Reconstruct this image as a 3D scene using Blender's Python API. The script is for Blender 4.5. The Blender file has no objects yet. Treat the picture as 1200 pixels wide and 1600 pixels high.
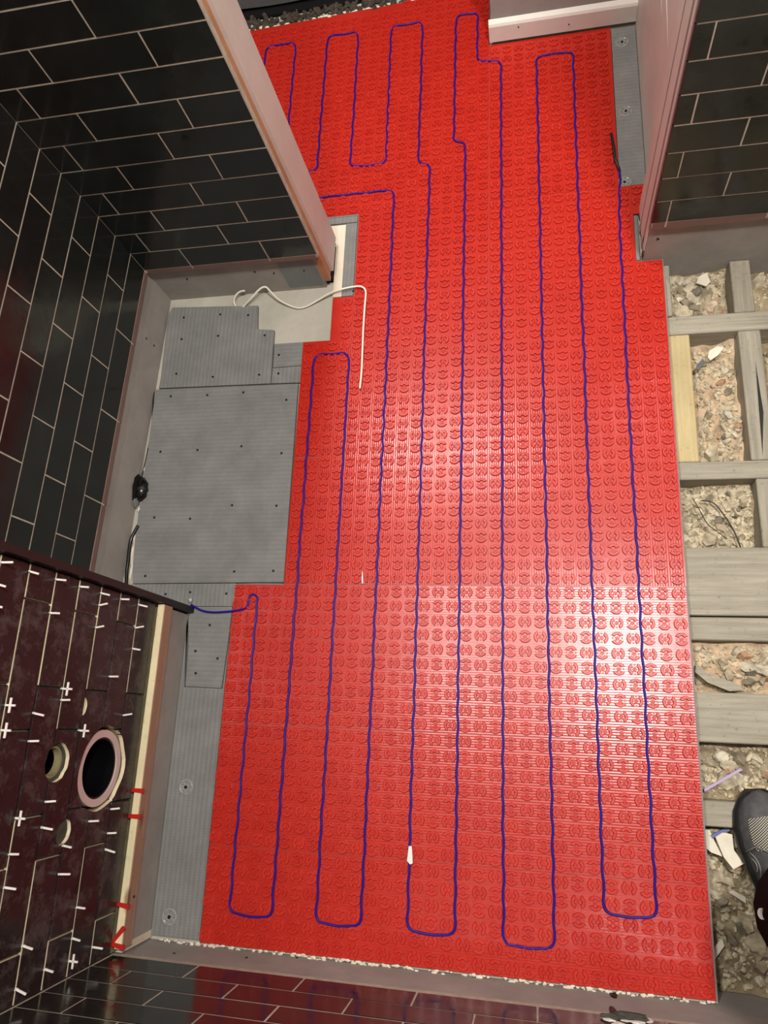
import bpy, bmesh, math, random
from mathutils import Vector, Matrix, Euler, noise
import numpy as np
random.seed(7)
R = random.Random(11)
SC = bpy.context.scene
COL = SC.collection

# ------------------------------------------------------------------ camera
CAM_LOC = Vector((0.61069, 0.43949, 1.51318))
CAM_ROT = Euler((0.287880, 0.202654, 0.042896))
FPX = 1133.41
cd = bpy.data.cameras.new('camera')
cd.sensor_fit = 'HORIZONTAL'; cd.sensor_width = 36.0; cd.lens = FPX / 1200.0 * 36.0
cd.clip_start = 0.01; cd.clip_end = 50
cam = bpy.data.objects.new('camera', cd); COL.objects.link(cam)
cam.location = CAM_LOC; cam.rotation_euler = CAM_ROT
SC.camera = cam

# ------------------------------------------------------------------ world, exposure
w = bpy.data.worlds.new('world'); SC.world = w; w.use_nodes = True
w.node_tree.nodes['Background'].inputs[0].default_value = (0.9, 0.85, 0.8, 1)
w.node_tree.nodes['Background'].inputs[1].default_value = 0.05
SC.view_settings.view_transform = 'Standard'
SC.view_settings.look = 'None'
SC.view_settings.exposure = 0.0
SC.view_settings.gamma = 1.0
SC.view_settings.use_curve_mapping = False
SC.display_settings.display_device = 'sRGB'

CEIL = 2.40
# ceiling downlights: (x, y, power, disc diameter)
LAMPS = [(1.02, 0.88, 43.0, 0.22), (0.22, 0.84, 13.0, 0.12), (0.12, 1.92, 24.0, 0.10)]
LAMP_COL = (1.0, 0.965, 0.915)
for i, (lx, ly, e, s) in enumerate(LAMPS):
    ld = bpy.data.lights.new('downlight_lamp', 'AREA'); ld.shape = 'DISK'; ld.size = s
    ld.energy = e; ld.color = LAMP_COL
    lo = bpy.data.objects.new('downlight_lamp', ld); COL.objects.link(lo)
    lo.location = (lx, ly, CEIL - 0.022)

# ------------------------------------------------------------------ helpers
_ROT = CAM_ROT.to_matrix()
def W(px, py, v=0.0, axis=2):
    """point of the photograph (1200x1600) on the plane axis=v"""
    d = _ROT @ Vector(((px - 600) / FPX, -(py - 800) / FPX, -1))
    t = (v - CAM_LOC[axis]) / d[axis]
    return CAM_LOC + d * t

def tag(o, label=None, cat=None, group=None, kind=None):
    if label: o['label'] = label
    if cat: o['category'] = cat
    if group: o['group'] = group
    if kind: o['kind'] = kind
    return o

class MB:
    def __init__(s): s.v = []; s.f = []; s.sm = []
    def add(s, vs, fs, smooth=False):
        b = len(s.v); s.v += [tuple(a) for a in vs]
        s.f += [tuple(i + b for i in f) for f in fs]; s.sm += [smooth] * len(fs); return s
    def box(s, x0, x1, y0, y1, z0, z1, c=0.0):
        if c <= 0:
            vs = [(x, y, z) for z in (z0, z1) for y in (y0, y1) for x in (x0, x1)]
            return s.add(vs, [(0, 2, 3, 1), (4, 5, 7, 6), (0, 1, 5, 4), (2, 6, 7, 3), (0, 4, 6, 2), (1, 3, 7, 5)])
        bm = bmesh.new(); bmesh.ops.create_cube(bm, size=1)
        for v in bm.verts:
            v.co = Vector(((x0 + x1) / 2 + v.co.x * (x1 - x0), (y0 + y1) / 2 + v.co.y * (y1 - y0), (z0 + z1) / 2 + v.co.z * (z1 - z0)))
        bmesh.ops.bevel(bm, geom=bm.edges[:], offset=c, segments=1, affect='EDGES', clamp_overlap=True)
        bm.verts.index_update()
        s.add([v.co for v in bm.verts], [[v.index for v in f.verts] for f in bm.faces]); bm.free(); return s
    def prism(s, pts, z0, z1, n=None):
        """vertical prism over a 2D polygon (ccw)"""
        a = sum(pts[i][0] * pts[(i + 1) % len(pts)][1] - pts[(i + 1) % len(pts)][0] * pts[i][1] for i in range(len(pts)))
        if a < 0: pts = pts[::-1]
        k = len(pts)
        vs = [(p[0], p[1], z0) for p in pts] + [(p[0], p[1], z1) for p in pts]
        fs = [tuple(range(k))[::-1], tuple(range(k, 2 * k))] + [(i, (i + 1) % k, k + (i + 1) % k, k + i) for i in range(k)]
        return s.add(vs, fs)
    def tube(s, path, r, n=8, smooth=True, cap=True):
        path = [Vector(p) for p in path]
        rr = r if isinstance(r, (list, tuple)) else [r] * len(path)
        vs = []; fs = []; up = None
        for i, p in enumerate(path):
            t = (path[min(i + 1, len(path) - 1)] - path[max(i - 1, 0)]).normalized()
            if up is None: up = Vector((0, 0, 1)) if abs(t.z) < .9 else Vector((1, 0, 0))
            a = t.cross(up).normalized(); u = a.cross(t).normalized(); up = u
            for k in range(n):
                an = 2 * math.pi * k / n
                vs.append(p + (a * math.cos(an) + u * math.sin(an)) * rr[i])
        for i in range(len(path) - 1):
            for k in range(n):
                fs.append((i * n + k, (i + 1) * n + k, (i + 1) * n + (k + 1) % n, i * n + (k + 1) % n))
        if cap:
            fs.append(tuple(range(n))); fs.append(tuple(reversed(range((len(path) - 1) * n, len(path) * n))))
        return s.add(vs, fs, smooth)
    def mesh(s, name, mat):
        me = bpy.data.meshes.new(name); me.from_pydata(s.v, [], s.f)
        if mat: me.materials.append(mat)
        me.polygons.foreach_set('use_smooth', s.sm)
        me.validate(); me.update(); return me
    def build(s, name, mat, parent=None):
        o = bpy.data.objects.new(name, s.mesh(name, mat)); COL.objects.link(o)
        if parent: o.parent = parent
        bm = bmesh.new(); bm.from_mesh(o.data); bmesh.ops.recalc_face_normals(bm, faces=bm.faces[:]); bm.to_mesh(o.data); bm.free()
        return o

def empty(name, loc=(0, 0, 0), rz=0):
    o = bpy.data.objects.new(name, None); COL.objects.link(o); o.location = loc; o.rotation_euler = (0, 0, rz)
    o.empty_display_size = .05; return o
def inst(name, me, parent, M):
    o = bpy.data.objects.new(name, me); COL.objects.link(o); o.parent = parent; o.matrix_local = M; return o

# ------------------------------------------------------------------ materials
def srgb(r, g, b):
    f = lambda c: (c / 12.92 if c <= .04045 else ((c + .055) / 1.055) ** 2.4)
    return (f(r / 255), f(g / 255), f(b / 255), 1)
class N:
    def __init__(s, name, rough=.6, spec=.5, metallic=0):
        s.m = bpy.data.materials.new(name); s.m.use_nodes = True; s.t = s.m.node_tree
        s.b = s.t.nodes['Principled BSDF']; s.b.inputs['Roughness'].default_value = rough
        s.b.inputs['Specular IOR Level'].default_value = spec; s.b.inputs['Metallic'].default_value = metallic
        s.nrm = None
    def n(s, ty, **kw):
        x = s.t.nodes.new(ty)
        for k, v in kw.items():
            if k in x.inputs: x.inputs[k].default_value = v
            else: setattr(x, k, v)
        return x
    def l(s, a, b): s.t.links.new(a, b)
    def coord(s, scale=(1, 1, 1)):
        c = s.n('ShaderNodeNewGeometry') if scale == 'w' else s.n('ShaderNodeTexCoord')
        mp = s.n('ShaderNodeMapping'); mp.inputs['Scale'].default_value = scale
        s.l(c.outputs['Object'], mp.inputs[0]); return mp.outputs[0]
    def wcoord(s, scale=(1, 1, 1)):
        c = s.n('ShaderNodeNewGeometry'); mp = s.n('ShaderNodeMapping'); mp.inputs['Scale'].default_value = scale
        s.l(c.outputs['Position'], mp.inputs[0]); return mp.outputs[0]
    def noise(s, co, scale, detail=4, rough=.6):
        x = s.n('ShaderNodeTexNoise'); x.inputs['Scale'].default_value = scale; x.inputs['Detail'].default_value = detail
        x.inputs['Roughness'].default_value = rough; s.l(co, x.inputs['Vector']); return x.outputs[0]
    def ramp(s, fac, stops):
        x = s.n('ShaderNodeValToRGB'); e = x.color_ramp.elements
        while len(e) < len(stops): e.new(.5)
        for el, (p, c) in zip(e, stops): el.position = p; el.color = c if len(c) == 4 else (*c, 1)
        s.l(fac, x.inputs[0]); return x.outputs[0]
    def math(s, op, a, b=0.0):
        x = s.n('ShaderNodeMath', operation=op)
        for i, q in enumerate((a, b)):
            if isinstance(q, (int, float)): x.inputs[i].default_value = q
            else: s.l(q, x.inputs[i])
        return x.outputs[0]
    def mix(s, fac, a, b, mode='MIX'):
        x = s.n('ShaderNodeMix', data_type='RGBA', blend_type=mode)
        for i, q in ((0, fac), (6, a), (7, b)):
            if isinstance(q, (int, float, tuple)): x.inputs[i].default_value = q
            else: s.l(q, x.inputs[i])
        return x.outputs[2]
    def col(s, c):
        if isinstance(c, tuple): s.b.inputs['Base Color'].default_value = c
        else: s.l(c, s.b.inputs['Base Color'])
        return s
    def rough(s, c): s.l(c, s.b.inputs['Roughness']); return s
    def bump(s, h, strength=.3, dist=.001):
        x = s.n('ShaderNodeBump'); x.inputs['Strength'].default_value = strength; x.inputs['Distance'].default_value = dist
        s.l(h, x.inputs['Height'])
        if s.nrm: s.l(s.nrm, x.inputs['Normal'])
        s.nrm = x.outputs[0]; s.l(s.nrm, s.b.inputs['Normal']); return s
    def sep(s, co):
        x = s.n('ShaderNodeSeparateXYZ'); s.l(co, x.inputs[0]); return x.outputs

def mat_plain(name, c, rough=.6, spec=.5, metallic=0, var=.0, vs=20, bump=0, bs=300):
    n = N(name, rough, spec, metallic); co = n.wcoord()
    if var:
        f = n.noise(co, vs, 5)
        d = tuple(max(0, q * (1 - var)) for q in c[:3]) + (1,); u = tuple(min(1, q * (1 + var)) for q in c[:3]) + (1,)
        n.col(n.ramp(f, [(.3, d), (.7, u)]))
    else: n.col(c)
    if bump: n.bump(n.noise(co, bs, 3), bump, .0005)
    return n.m

RED = srgb(238, 52, 32)
def mat_sheet(name, axis):
    n = N(name, .28, .8 if axis == 1 else .55); co = n.wcoord()
    f = n.noise(co, 6, 4)
    n.col(n.ramp(f, [(.3, srgb(180, 32, 20)), (.7, srgb(189, 40, 26))]))
    c = n.sep(co)[axis]
    wv = n.math('SINE', n.math('MULTIPLY', c, 2 * math.pi / .0050))
    n.bump(wv, .34, .00018)
    n.bump(n.noise(co, 14, 3), .5, .0012)
    n.rough(n.ramp(n.noise(co, 30, 4), [(.3, (.25,) * 3), (.75, (.32,) * 3)]))
    return n.m
M_SHEET_X = mat_sheet('red_plastic_ribbed_across', 1)   # ribs run along x
M_SHEET_Y = mat_sheet('red_plastic_ribbed_along', 0)    # ribs run along y
def mat_stud():
    n = N('red_plastic_stud', .38, .45); co = n.wcoord()
    oi = n.n('ShaderNodeObjectInfo')
    n.col(n.ramp(oi.outputs['Random'], [(0, srgb(184, 35, 23)), (1, srgb(196, 45, 31))]))
    n.bump(n.noise(co, 120, 2), .25, .0006)
    return n.m
M_STUD = mat_stud()
M_CABLE = mat_plain('blue_cable_sheath', srgb(34, 20, 132), .42, .25, bump=.1, bs=200)
M_BLACK = mat_plain('black_sleeve', srgb(28, 26, 26), .45)
M_WHITE = mat_plain('white_plastic', srgb(235, 230, 222), .4)
M_WHITECABLE = mat_plain('white_cable_sheath', srgb(228, 222, 208), .45)
def mat_tile():
    n = N('dark_glazed_tile', .12, .5); co = n.wcoord()
    oi = n.n('ShaderNodeObjectInfo')
    cc = n.coord(); ad = n.n('ShaderNodeVectorMath', operation='ADD'); n.l(cc, ad.inputs[0]); n.l(oi.outputs['Random'], ad.inputs[1])
    a = n.ramp(n.noise(co, 9, 6, .65), [(.25, srgb(22, 24, 22)), (.6, srgb(31, 35, 33)), (.85, srgb(44, 48, 46))])
    b = n.mix(n.math('MULTIPLY', oi.outputs['Random'], .5), a, srgb(20, 22, 21))
    n.col(b)
    n.rough(n.ramp(n.noise(co, 25, 7, .7), [(.35, (.08,) * 3), (.75, (.30,) * 3)]))
    n.bump(n.noise(co, 18, 3), .25, .002)
    return n.m
M_TILE = mat_tile()
def mat_dusty():
    n = N('dark_glazed_tile_dusty', .12, .5); co = n.wcoord()
    oi = n.n('ShaderNodeObjectInfo')
    a = n.ramp(n.noise(co, 9, 6, .65), [(.25, srgb(28, 24, 24)), (.7, srgb(44, 39, 39))])
    sm = n.ramp(n.noise(co, 28, 8, .75), [(.50, (0, 0, 0)), (.74, (.30,) * 3)])
    n.col(n.mix(sm, a, srgb(150, 135, 130)))
    n.rough(n.ramp(n.noise(co, 28, 8, .75), [(.4, (.14,) * 3), (.75, (.50,) * 3)])); n.b.inputs['Specular IOR Level'].default_value = .35
    n.bump(n.noise(co, 18, 3), .25, .002)
    return n.m
M_TILE_DUSTY = mat_dusty()
M_GROUT = mat_plain('beige_grout', srgb(176, 166, 150), .85, .3, var=.2, vs=60, bump=.4)
M_ADHESIVE = mat_plain('grey_tile_adhesive', srgb(70, 68, 60), .9, .3, var=.3, vs=40, bump=.4)
M_CERAMIC = mat_plain('cream_ceramic_body', srgb(225, 212, 180), .8, .3, var=.1)
def mat_board(name, c1, c2, r=.8):
    n = N(name, r, .35); co = n.wcoord()
    n.col(n.ramp(n.noise(co, 7, 8, .7), [(.3, c1), (.7, c2)]))
    n.bump(n.noise(co, 90, 4), .25, .0008); return n.m
M_BACKER = mat_board('cement_backer_board', srgb(140, 134, 128), srgb(166, 159, 152))
M_BACKER_G = mat_board('green_grey_backer_board', srgb(112, 120, 118), srgb(132, 138, 135))
M_PLASTER = mat_board('grey_plaster', srgb(176, 168, 160), srgb(196, 188, 180))
M_REVEAL = mat_board('pale_plasterboard_reveal', srgb(196, 184, 176), srgb(212, 200, 192), .45)
M_PAINT = mat_board('painted_wall', srgb(150, 146, 140), srgb(166, 162, 156))
M_WHITEPAINT = mat_board('white_painted_skirting', srgb(225, 218, 208), srgb(238, 232, 224), .5)
M_BROWNEDGE = mat_plain('brown_tile_edge', srgb(118, 92, 84), .5, .4, var=.12)
M_DARKGREY = mat_board('dark_grey_panel', srgb(92, 94, 94), srgb(112, 114, 114))
M_GAP_SHADE = mat_plain('black_gap_shade', srgb(20, 19, 18), .95, .2)  # flat black standing in for shade inside gaps and holes
def mat_ins(name, axis):
    n = N(name, .72, .35); co = n.wcoord()
    base = n.ramp(n.noise(co, 10, 8, .7), [(.3, srgb(116, 116, 114)), (.7, srgb(140, 139, 136))])
    s = n.sep(co)
    a = n.math('SINE', n.math('MULTIPLY', s[axis], 2 * math.pi / .0105))
    b = n.math('SINE', n.math('MULTIPLY', s[1 - axis], 2 * math.pi / .0052))
    h = n.math('ADD', n.math('MULTIPLY', a, 1.0), n.math('MULTIPLY', b, .35))
    n.col(n.mix(n.math('MULTIPLY', n.math('ADD', a, 1.0), .10), base, srgb(96, 96, 95)))
    n.bump(h, .5, .0005); n.bump(n.noise(co, 250, 3), .3, .0004)
    return n.m
M_INS_X = mat_ins('grey_insulation_ribs_across', 1)
M_INS_Y = mat_ins('grey_insulation_ribs_along', 0)
M_CONC = mat_board('concrete_base', srgb(168, 164, 150), srgb(196, 190, 176))
M_PALEBASE = mat_board('pale_levelling_base', srgb(206, 192, 170), srgb(232, 220, 200))
def mat_wood(name, c1, c2, axis, r=.8):
    n = N(name, r, .3); sc = [110, 110, 110]; sc[axis] = 5
    co = n.wcoord(tuple(sc)); f = n.noise(co, 1, 6, .7)
    big = n.noise(n.wcoord((8, 8, 8)), 1, 4)
    n.col(n.mix(n.ramp(big, [(.35, (0, 0, 0)), (.7, (.55,) * 3)]), n.ramp(f, [(.3, c1), (.7, c2)]), tuple(q * .62 for q in c2[:3]) + (1,)))
    kn = n.n('ShaderNodeTexVoronoi'); kn.inputs['Scale'].default_value = 1; n.l(n.wcoord(tuple(6 if i == axis else 18 for i in range(3))), kn.inputs['Vector'])
    kf = n.ramp(kn.outputs['Distance'], [(.07, (.42, .36, .30)), (.16, (1, 1, 1))])
    sp = n.ramp(n.noise(n.wcoord((130, 130, 130)), 1, 3), [(.26, (.65, .65, .65)), (.38, (1, 1, 1))])
    base = n.b.inputs['Base Color'].links[0].from_socket
    n.col(n.mix(.9, n.mix(1.0, base, kf, 'MULTIPLY'), sp, 'MULTIPLY'))
    n.bump(f, .5, .0012); return n.m
M_WOOD_X = mat_wood('weathered_timber_across', srgb(136, 129, 114), srgb(186, 178, 160), 0)
M_WOOD_Y = mat_wood('weathered_timber_along', srgb(134, 127, 112), srgb(180, 172, 155), 1)
M_NEWWOOD = mat_wood('new_pine_along', srgb(184, 164, 118), srgb(208, 190, 146), 1)
M_BATTEN_LIT = mat_wood('pine_batten_lit', srgb(222, 205, 160), srgb(240, 228, 190), 1)  # batten timber lightened to paint its lit top face
M_BATTEN_SHADE = mat_wood('pine_batten_shaded', srgb(150, 118, 98), srgb(172, 138, 116), 1)  # same batten timber, toned for the shaded front and red bounce
M_OLIVE = mat_plain('olive_cavity_board', srgb(150, 140, 104), .8, .3, var=.25, vs=40)
def mat_soil():
    n = N('dusty_rubble_soil', .95, .2); co = n.wcoord()
    n.col(n.ramp(n.noise(co, 22, 10, .75), [(.3, srgb(92, 82, 66)), (.5, srgb(166, 148, 118)), (.7, srgb(204, 190, 160))]))
    n.bump(n.noise(co, 110, 8, .75), .9, .004); return n.m
M_SOIL = mat_soil()
M_CLAY = mat_plain('orange_beige_clay', srgb(196, 172, 142), .95, .2, var=.45, vs=35, bump=1.0, bs=120)
def mat_stone():
    n = N('broken_plaster_chips', .92, .25); co = n.wcoord(); oi = n.n('ShaderNodeObjectInfo')
    a = n.ramp(oi.outputs['Random'], [(0, srgb(132, 124, 108)), (.25, srgb(186, 172, 146)), (.6, srgb(216, 204, 178)), (.85, srgb(236, 228, 206)), (1, srgb(200, 160, 128))])
    n.col(n.mix(.6, a, n.ramp(n.noise(co, 60, 6), [(.35, (.25, .22, .18)), (.65, (.95, .93, .88))]), 'MULTIPLY'))
    n.bump(n.noise(co, 150, 5), .6, .002); return n.m
M_STONE = mat_stone()
M_CHIPS = mat_plain('small_plaster_chips', srgb(196, 184, 158), .9, .2, var=.4, vs=50, bump=.5)
M_CREAM = mat_plain('cream_offcut', srgb(226, 218, 198), .8, .3, var=.12, vs=30)
M_STEEL = mat_plain('clear_zinc', srgb(150, 150, 148), .25, .6, metallic=.7)
def mat_clear():
    n = N('clear_plastic', .15, .5); n.col(srgb(225, 225, 220)); n.b.inputs['Transmission Weight'].default_value = .65
    n.b.inputs['IOR'].default_value = 1.45; return n.m
M_CLEAR = mat_clear()
M_HOLE = mat_plain('black_screw', srgb(14, 14, 14), .5)
M_REDWEDGE = mat_plain('red_wedge_plastic', srgb(190, 40, 32), .4)
M_PIPE = mat_plain('black_waste_pipe', srgb(14, 14, 15), .22)
M_RING = mat_plain('grey_pink_pipe_collar', srgb(206, 184, 180), .5)
M_TAPE = mat_plain('silver_vapour_tape', srgb(120, 122, 124), .35, .5, var=.3, vs=50)
M_LILAC = mat_plain('lilac_plastic_strip', srgb(178, 158, 196), .5)
M_BLUEGREY = mat_plain('dusty_blue_plastic', srgb(92, 104, 160), .5)
M_LAMPTRIM = mat_plain('white_lamp_trim', srgb(235, 232, 226), .4)
M_CEIL = mat_plain('white_ceiling', srgb(222, 216, 208), .9)
M_SHOE = mat_plain('charcoal_shoe_upper', srgb(78, 78, 79), .65, .4, var=.3, vs=60, bump=.3)
M_SHOEDARK = mat_plain('black_shoe_rubber', srgb(26, 26, 27), .5, .4, var=.2, vs=60)
M_SHOELINE = mat_plain('grey_shoe_piping', srgb(120, 119, 116), .55)
M_FABRIC = mat_plain('black_trouser_fabric', srgb(17, 17, 19), .95, .06, var=.3, vs=30, bump=.5, bs=500)
M_JACKET = mat_plain('dark_work_top_fabric', srgb(40, 40, 44), .9, .2, var=.2, vs=30)
M_SKIN = mat_plain('skin', srgb(198, 150, 125), .55, .4, var=.05)
M_HAIR = mat_plain('short_dark_hair', srgb(45, 34, 26), .7, .3, bump=.6)
def mat_perf():
    n = N('perforated_toe_mesh', .6, .3); co = n.coord((330, 330, 1))
    v = n.n('ShaderNodeTexVoronoi', feature='F1'); v.inputs['Scale'].default_value = 1; v.inputs['Randomness'].default_value = 0
    mp = n.n('ShaderNodeMapping'); mp.inputs['Rotation'].default_value = (0, 0, .78); n.l(co, mp.inputs[0]); 
    s = n.sep(mp.outputs[0]); cb = n.n('ShaderNodeCombineXYZ'); n.l(s[0], cb.inputs[0]); n.l(s[1], cb.inputs[1]); n.l(cb.outputs[0], v.inputs['Vector'])
    n.col(n.ramp(v.outputs['Distance'], [(.30, srgb(205, 200, 180)), (.36, srgb(22, 22, 22))])); return n.m
M_PERF = mat_perf()

# ------------------------------------------------------------------ setting: floor, ceiling, outer walls
def struct(name, mb, mat, label=None, parent=None):
    o = mb.build(name, mat, parent)
    if not parent: tag(o, label, kind='structure')
    return o
ZB = -.005      # top of the insulation boards, under the mats
ZF = -.014      # concrete base
XR = 2.05
fl = MB().box(-.62, .905, -.012, 2.62, -.034, ZF); fl.box(.905, 1.2, 1.49, 2.62, -.034, ZF)
floor = struct('floor', fl, M_CONC, 'pale concrete base under the boards by the left doorway')
ground = struct('floor_subsoil', MB().box(.905, XR, -.012, 1.49, -.22, -.165), M_SOIL, 'dusty ground below the open joists')
struct('ceiling', MB().box(-.62, XR, -.05, 2.62, CEIL, CEIL + .02), M_CEIL, 'plain white ceiling above the room')
struct('wall_right', MB().box(XR, XR + .03, -.05, 1.60, -.2, CEIL), M_PLASTER, 'plain plastered wall beyond the open joists')
und = [(-.057, 0), (.903, 0), (.903, 1.474), (.845, 1.474), (.845, 1.60), (.817, 1.60), (.817, 2.165), (.51, 2.165), (.51, 2.372), (-.21, 2.352), (-.21, 1.676), (.178, 1.676), (.178, 1.44), (.126, 1.44), (.126, 1.322), (.058, 1.322), (.058, .722), (-.057, .722)]
struct('floor_underlay', MB().prism(und, ZF, ZB), M_INS_Y, 'thin grey insulation under the red matting')

# ------------------------------------------------------------------ tiled walls
TP = .0659; Z0 = .135
_tc = {}
def tile_mesh(w, h, t, mat):
    k = (round(w, 4), round(h, 4), t, mat.name)
    if k not in _tc:
        me = MB().box(-w / 2, w / 2, -h / 2, h / 2, -t, 0, .0009).mesh('tile', mat); _tc[k] = me
        if mat.name == 'dark_glazed_tile_dusty':
            me.materials.append(M_CERAMIC)
            for p in me.polygons: p.material_index = 1 if abs(p.normal.z) < .3 else 0
    return _tc[k]
def tiled(parent, O, U, Nn, u0, u1, first_row, nrows, joints, mat=M_TILE, t=.008, gap=.0022, umin_row=None, skip=None, tilt=.004):
    """tiles on a vertical plane: O = origin (z=0), U = unit direction, Nn = outward normal; joints(k)->offset, pitch"""
    out = []
    Z = Vector((0, 0, 1))
    for k in range(first_row, first_row + nrows):
        off, pit = joints(k)
        za = Z0 + TP * k + gap / 2; zb = Z0 + TP * (k + 1) - gap / 2
        us = [u0]; q = off + pit * math.floor((u0 - off) / pit)
        while q < u1 + pit:
            if u0 + .012 < q < u1 - .008: us.append(q)
            q += pit
        us.append(u1)
        for a, b in zip(us[:-1], us[1:]):
            a2 = a + (gap / 2 if a > u0 else 0); b2 = b - (gap / 2 if b < u1 else 0)
            if skip and skip(k, (a + b) / 2): continue
            me = tile_mesh(b2 - a2, zb - za, t, mat)
            X = U; Y = Z; Nv = Nn
            if X.cross(Y).dot(Nv) < 0: X = -U
            c = O + U * ((a2 + b2) / 2) + Z * ((za + zb) / 2) + Nv * R.uniform(-.0003, .0003)
            M = Matrix((X, Y, Nv)).transposed().to_4x4(); M.translation = c
            M = M @ Euler((R.uniform(-tilt, tilt), R.uniform(-tilt, tilt) * .5, 0)).to_matrix().to_4x4()
            o = inst('tile', me, parent, M); out.append((o, k, a2, b2))
    return out
def edge_strip(parent, O, U, Nn, u0, u1, z0, z1, off, pit):
    q = off + pit * math.floor((u0 - off) / pit); us = [u0]
    while q < u1:
        if q > u0 + .01: us.append(q)
        q += pit
    us.append(u1)
    for a, b in zip(us[:-1], us[1:]):
        me = tile_mesh(b - a - .0024, z1 - z0, .008, M_BROWNEDGE)
        X = U
        if X.cross(Vector((0, 0, 1))).dot(Nn) < 0: X = -U
        M = Matrix((X, Vector((0, 0, 1)), Nn)).transposed().to_4x4()
        M.translation = O + U * ((a + b) / 2) + Vector((0, 0, (z0 + z1) / 2))
        inst('tile_edge', me, parent, M)
VX = Vector((1, 0, 0)); VY = Vector((0, 1, 0)); VZ = Vector((0, 0, 1))
NR = 17     # courses of tile built one by one
ZT = Z0 + TP * NR

# --- back left wall (front of the partition)
wb = struct('wall_back_left', MB().box(-.62, .106, 1.478, 1.598, -.014, CEIL), M_BACKER, 'dark tiled wall at the back left with bare board below the tiles')
MB().box(-.330, .1262, 1.4666, 1.4785, .125, ZT).build('grout', M_GROUT, wb)
tiled(wb, Vector((0, 1.466, 0)), VX, -VY, -.3135, .1245, 0, NR, lambda k: ((.008, .197) if k % 2 == 0 else (-.0645, .197)))
edge_strip(wb, Vector((0, 1.4665, 0)), VX, -VY, -.310, .122, .119, Z0, .008, .197)
MB().box(.013, .104, 1.4772, 1.4785, .0, .1255).build('green_board_panel', M_BACKER_G, wb)
for p in [(398, 425), (428, 427), (475, 423), (292, 436)]:
    c = W(*p, 1.4765, 1)
    MB().tube([(c.x, 1.4775, c.z), (c.x, 1.4760, c.z)], .0022, 8, False).build('screw', M_HOLE, wb)
# partition end: boards and liner
pe = MB().box(.104, .1225, 1.4785, 1.502, .012, CEIL)
tag(pe.build('orange_board_edge', mat_plain('ochre_board_edge', srgb(176, 128, 92), .6, .3, var=.15), wb), 'ochre brown board edge')
MB().box(.104, .130, 1.502, 1.598, .018, CEIL).build('end_liner', M_REVEAL, wb)
MB().box(.100, .1225, 1.49, 1.592, -.013, .018).build('black_foot_gap', M_GAP_SHADE, wb)  # black block set in for the shade of the open foot gap

# --- left shower wall, slightly out of square
AL = math.atan(.030)
UL = Vector((-math.sin(AL), -math.cos(AL), 0)); NL = Vector((math.cos(AL), -math.sin(AL), 0))  # runs from the corner towards the viewer
OL = Vector((-.3115, 1.466, 0))
def lw(u, n, z): return OL + UL * u + NL * n + VZ * z
def lbox(u0, u1, n0, n1, z0, z1):
    vs = [lw(u, n, z) for z in (z0, z1) for n in (n0, n1) for u in (u0, u1)]
    return MB().add(vs, [(0, 2, 3, 1), (4, 5, 7, 6), (0, 1, 5, 4), (2, 6, 7, 3), (0, 4, 6, 2), (1, 3, 7, 5)])
wl = struct('wall_left', lbox(-.012, 1.47, -.10, -.010, -.014, CEIL), M_BACKER, 'long dark tiled shower wall on the left with bare grey board below')
lbox(-.006, 1.30, -.0105, -.0006, .125, ZT).build('grout', M_GROUT, wl)
tiled(wl, OL, UL, NL, .0002, 1.30, 0, NR, lambda k: ((1.466 - 1.27, .1985) if k % 2 == 0 else (1.466 - 1.367, .1985)))
edge_strip(wl, OL, UL, NL, .001, 1.30, .120, Z0, 1.466 - 1.27, .1985)
for p in [(230, 529), (242, 540)]:
    c = W(*p, -.323, 0); u = 1.466 - c.y
    MB().tube([lw(u, -.0105, c.z), lw(u, -.0088, c.z)], .0024, 8, False).build('screw', M_HOLE, wl)

# --- half wall near left (new tiles with spacers)
XH = -.168
hw = empty('half_wall', (0, 0, 0)); tag(hw, 'near left wall of dusty maroon-black tiles with spacers and pipe holes', kind='structure')
HT = 1.20
holes = [(.334, .247, .073), (.350, .384, .031), (.440, .343, .019), (.238, .338, .020)]
def disc_cutter(y, z, r, x0, x1, jag=0):
    m = MB(); n = 40; vs = []
    for x in (x0, x1):
        for i in range(n):
            a = 2 * math.pi * i / n; rr = r * (1 + jag * noise.noise((math.cos(a) * 2.5, math.sin(a) * 2.5, y * 40)))
            vs.append((x, y + rr * math.cos(a), z + rr * math.sin(a)))
    m.add(vs, [tuple(range(n)), tuple(reversed(range(n, 2 * n)))] + [(i, n + i, n + (i + 1) % n, (i + 1) % n) for i in range(n)])
    return m
def cut(o, cutters):
    for c in cutters:
        co = c.build('cutter', M_CERAMIC)
        md = o.modifiers.new('b', 'BOOLEAN'); md.object = co; md.operation = 'DIFFERENCE'; md.solver = 'EXACT'
        bpy.context.view_layer.update()
        dg = bpy.context.evaluated_depsgraph_get()
        me = bpy.data.meshes.new_from_object(o.evaluated_get(dg)); o.modifiers.clear(); o.data = me
        bpy.data.objects.remove(co)
board = MB().box(-.190, -.178, .0, .655, .093, HT).build('board', M_OLIVE, hw)
grt = MB().box(-.1785, -.1745, .003, .655, Z0 - .002, HT).build('grout', M_ADHESIVE, hw)
cs = [(.334, .247, .076, 0), (.350, .384, .026, 0), (.440, .343, .017, 0)]
for o in (board, grt):
    cut(o, [disc_cutter(y, z, r - (.004 if o is board else 0), -.2, -.16, j) for y, z, r, j in cs])
MB().box(-.35, -.345, .0, .655, -.014, HT).build('rear_board', M_OLIVE, hw)
MB().box(-.35, -.165, .0, .667, HT, HT + .012).build('top_board', M_BACKER, hw)
MB().box(-.345, -.176, .650, .662, -.013, HT).build('end_board', M_BACKER, hw)
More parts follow.
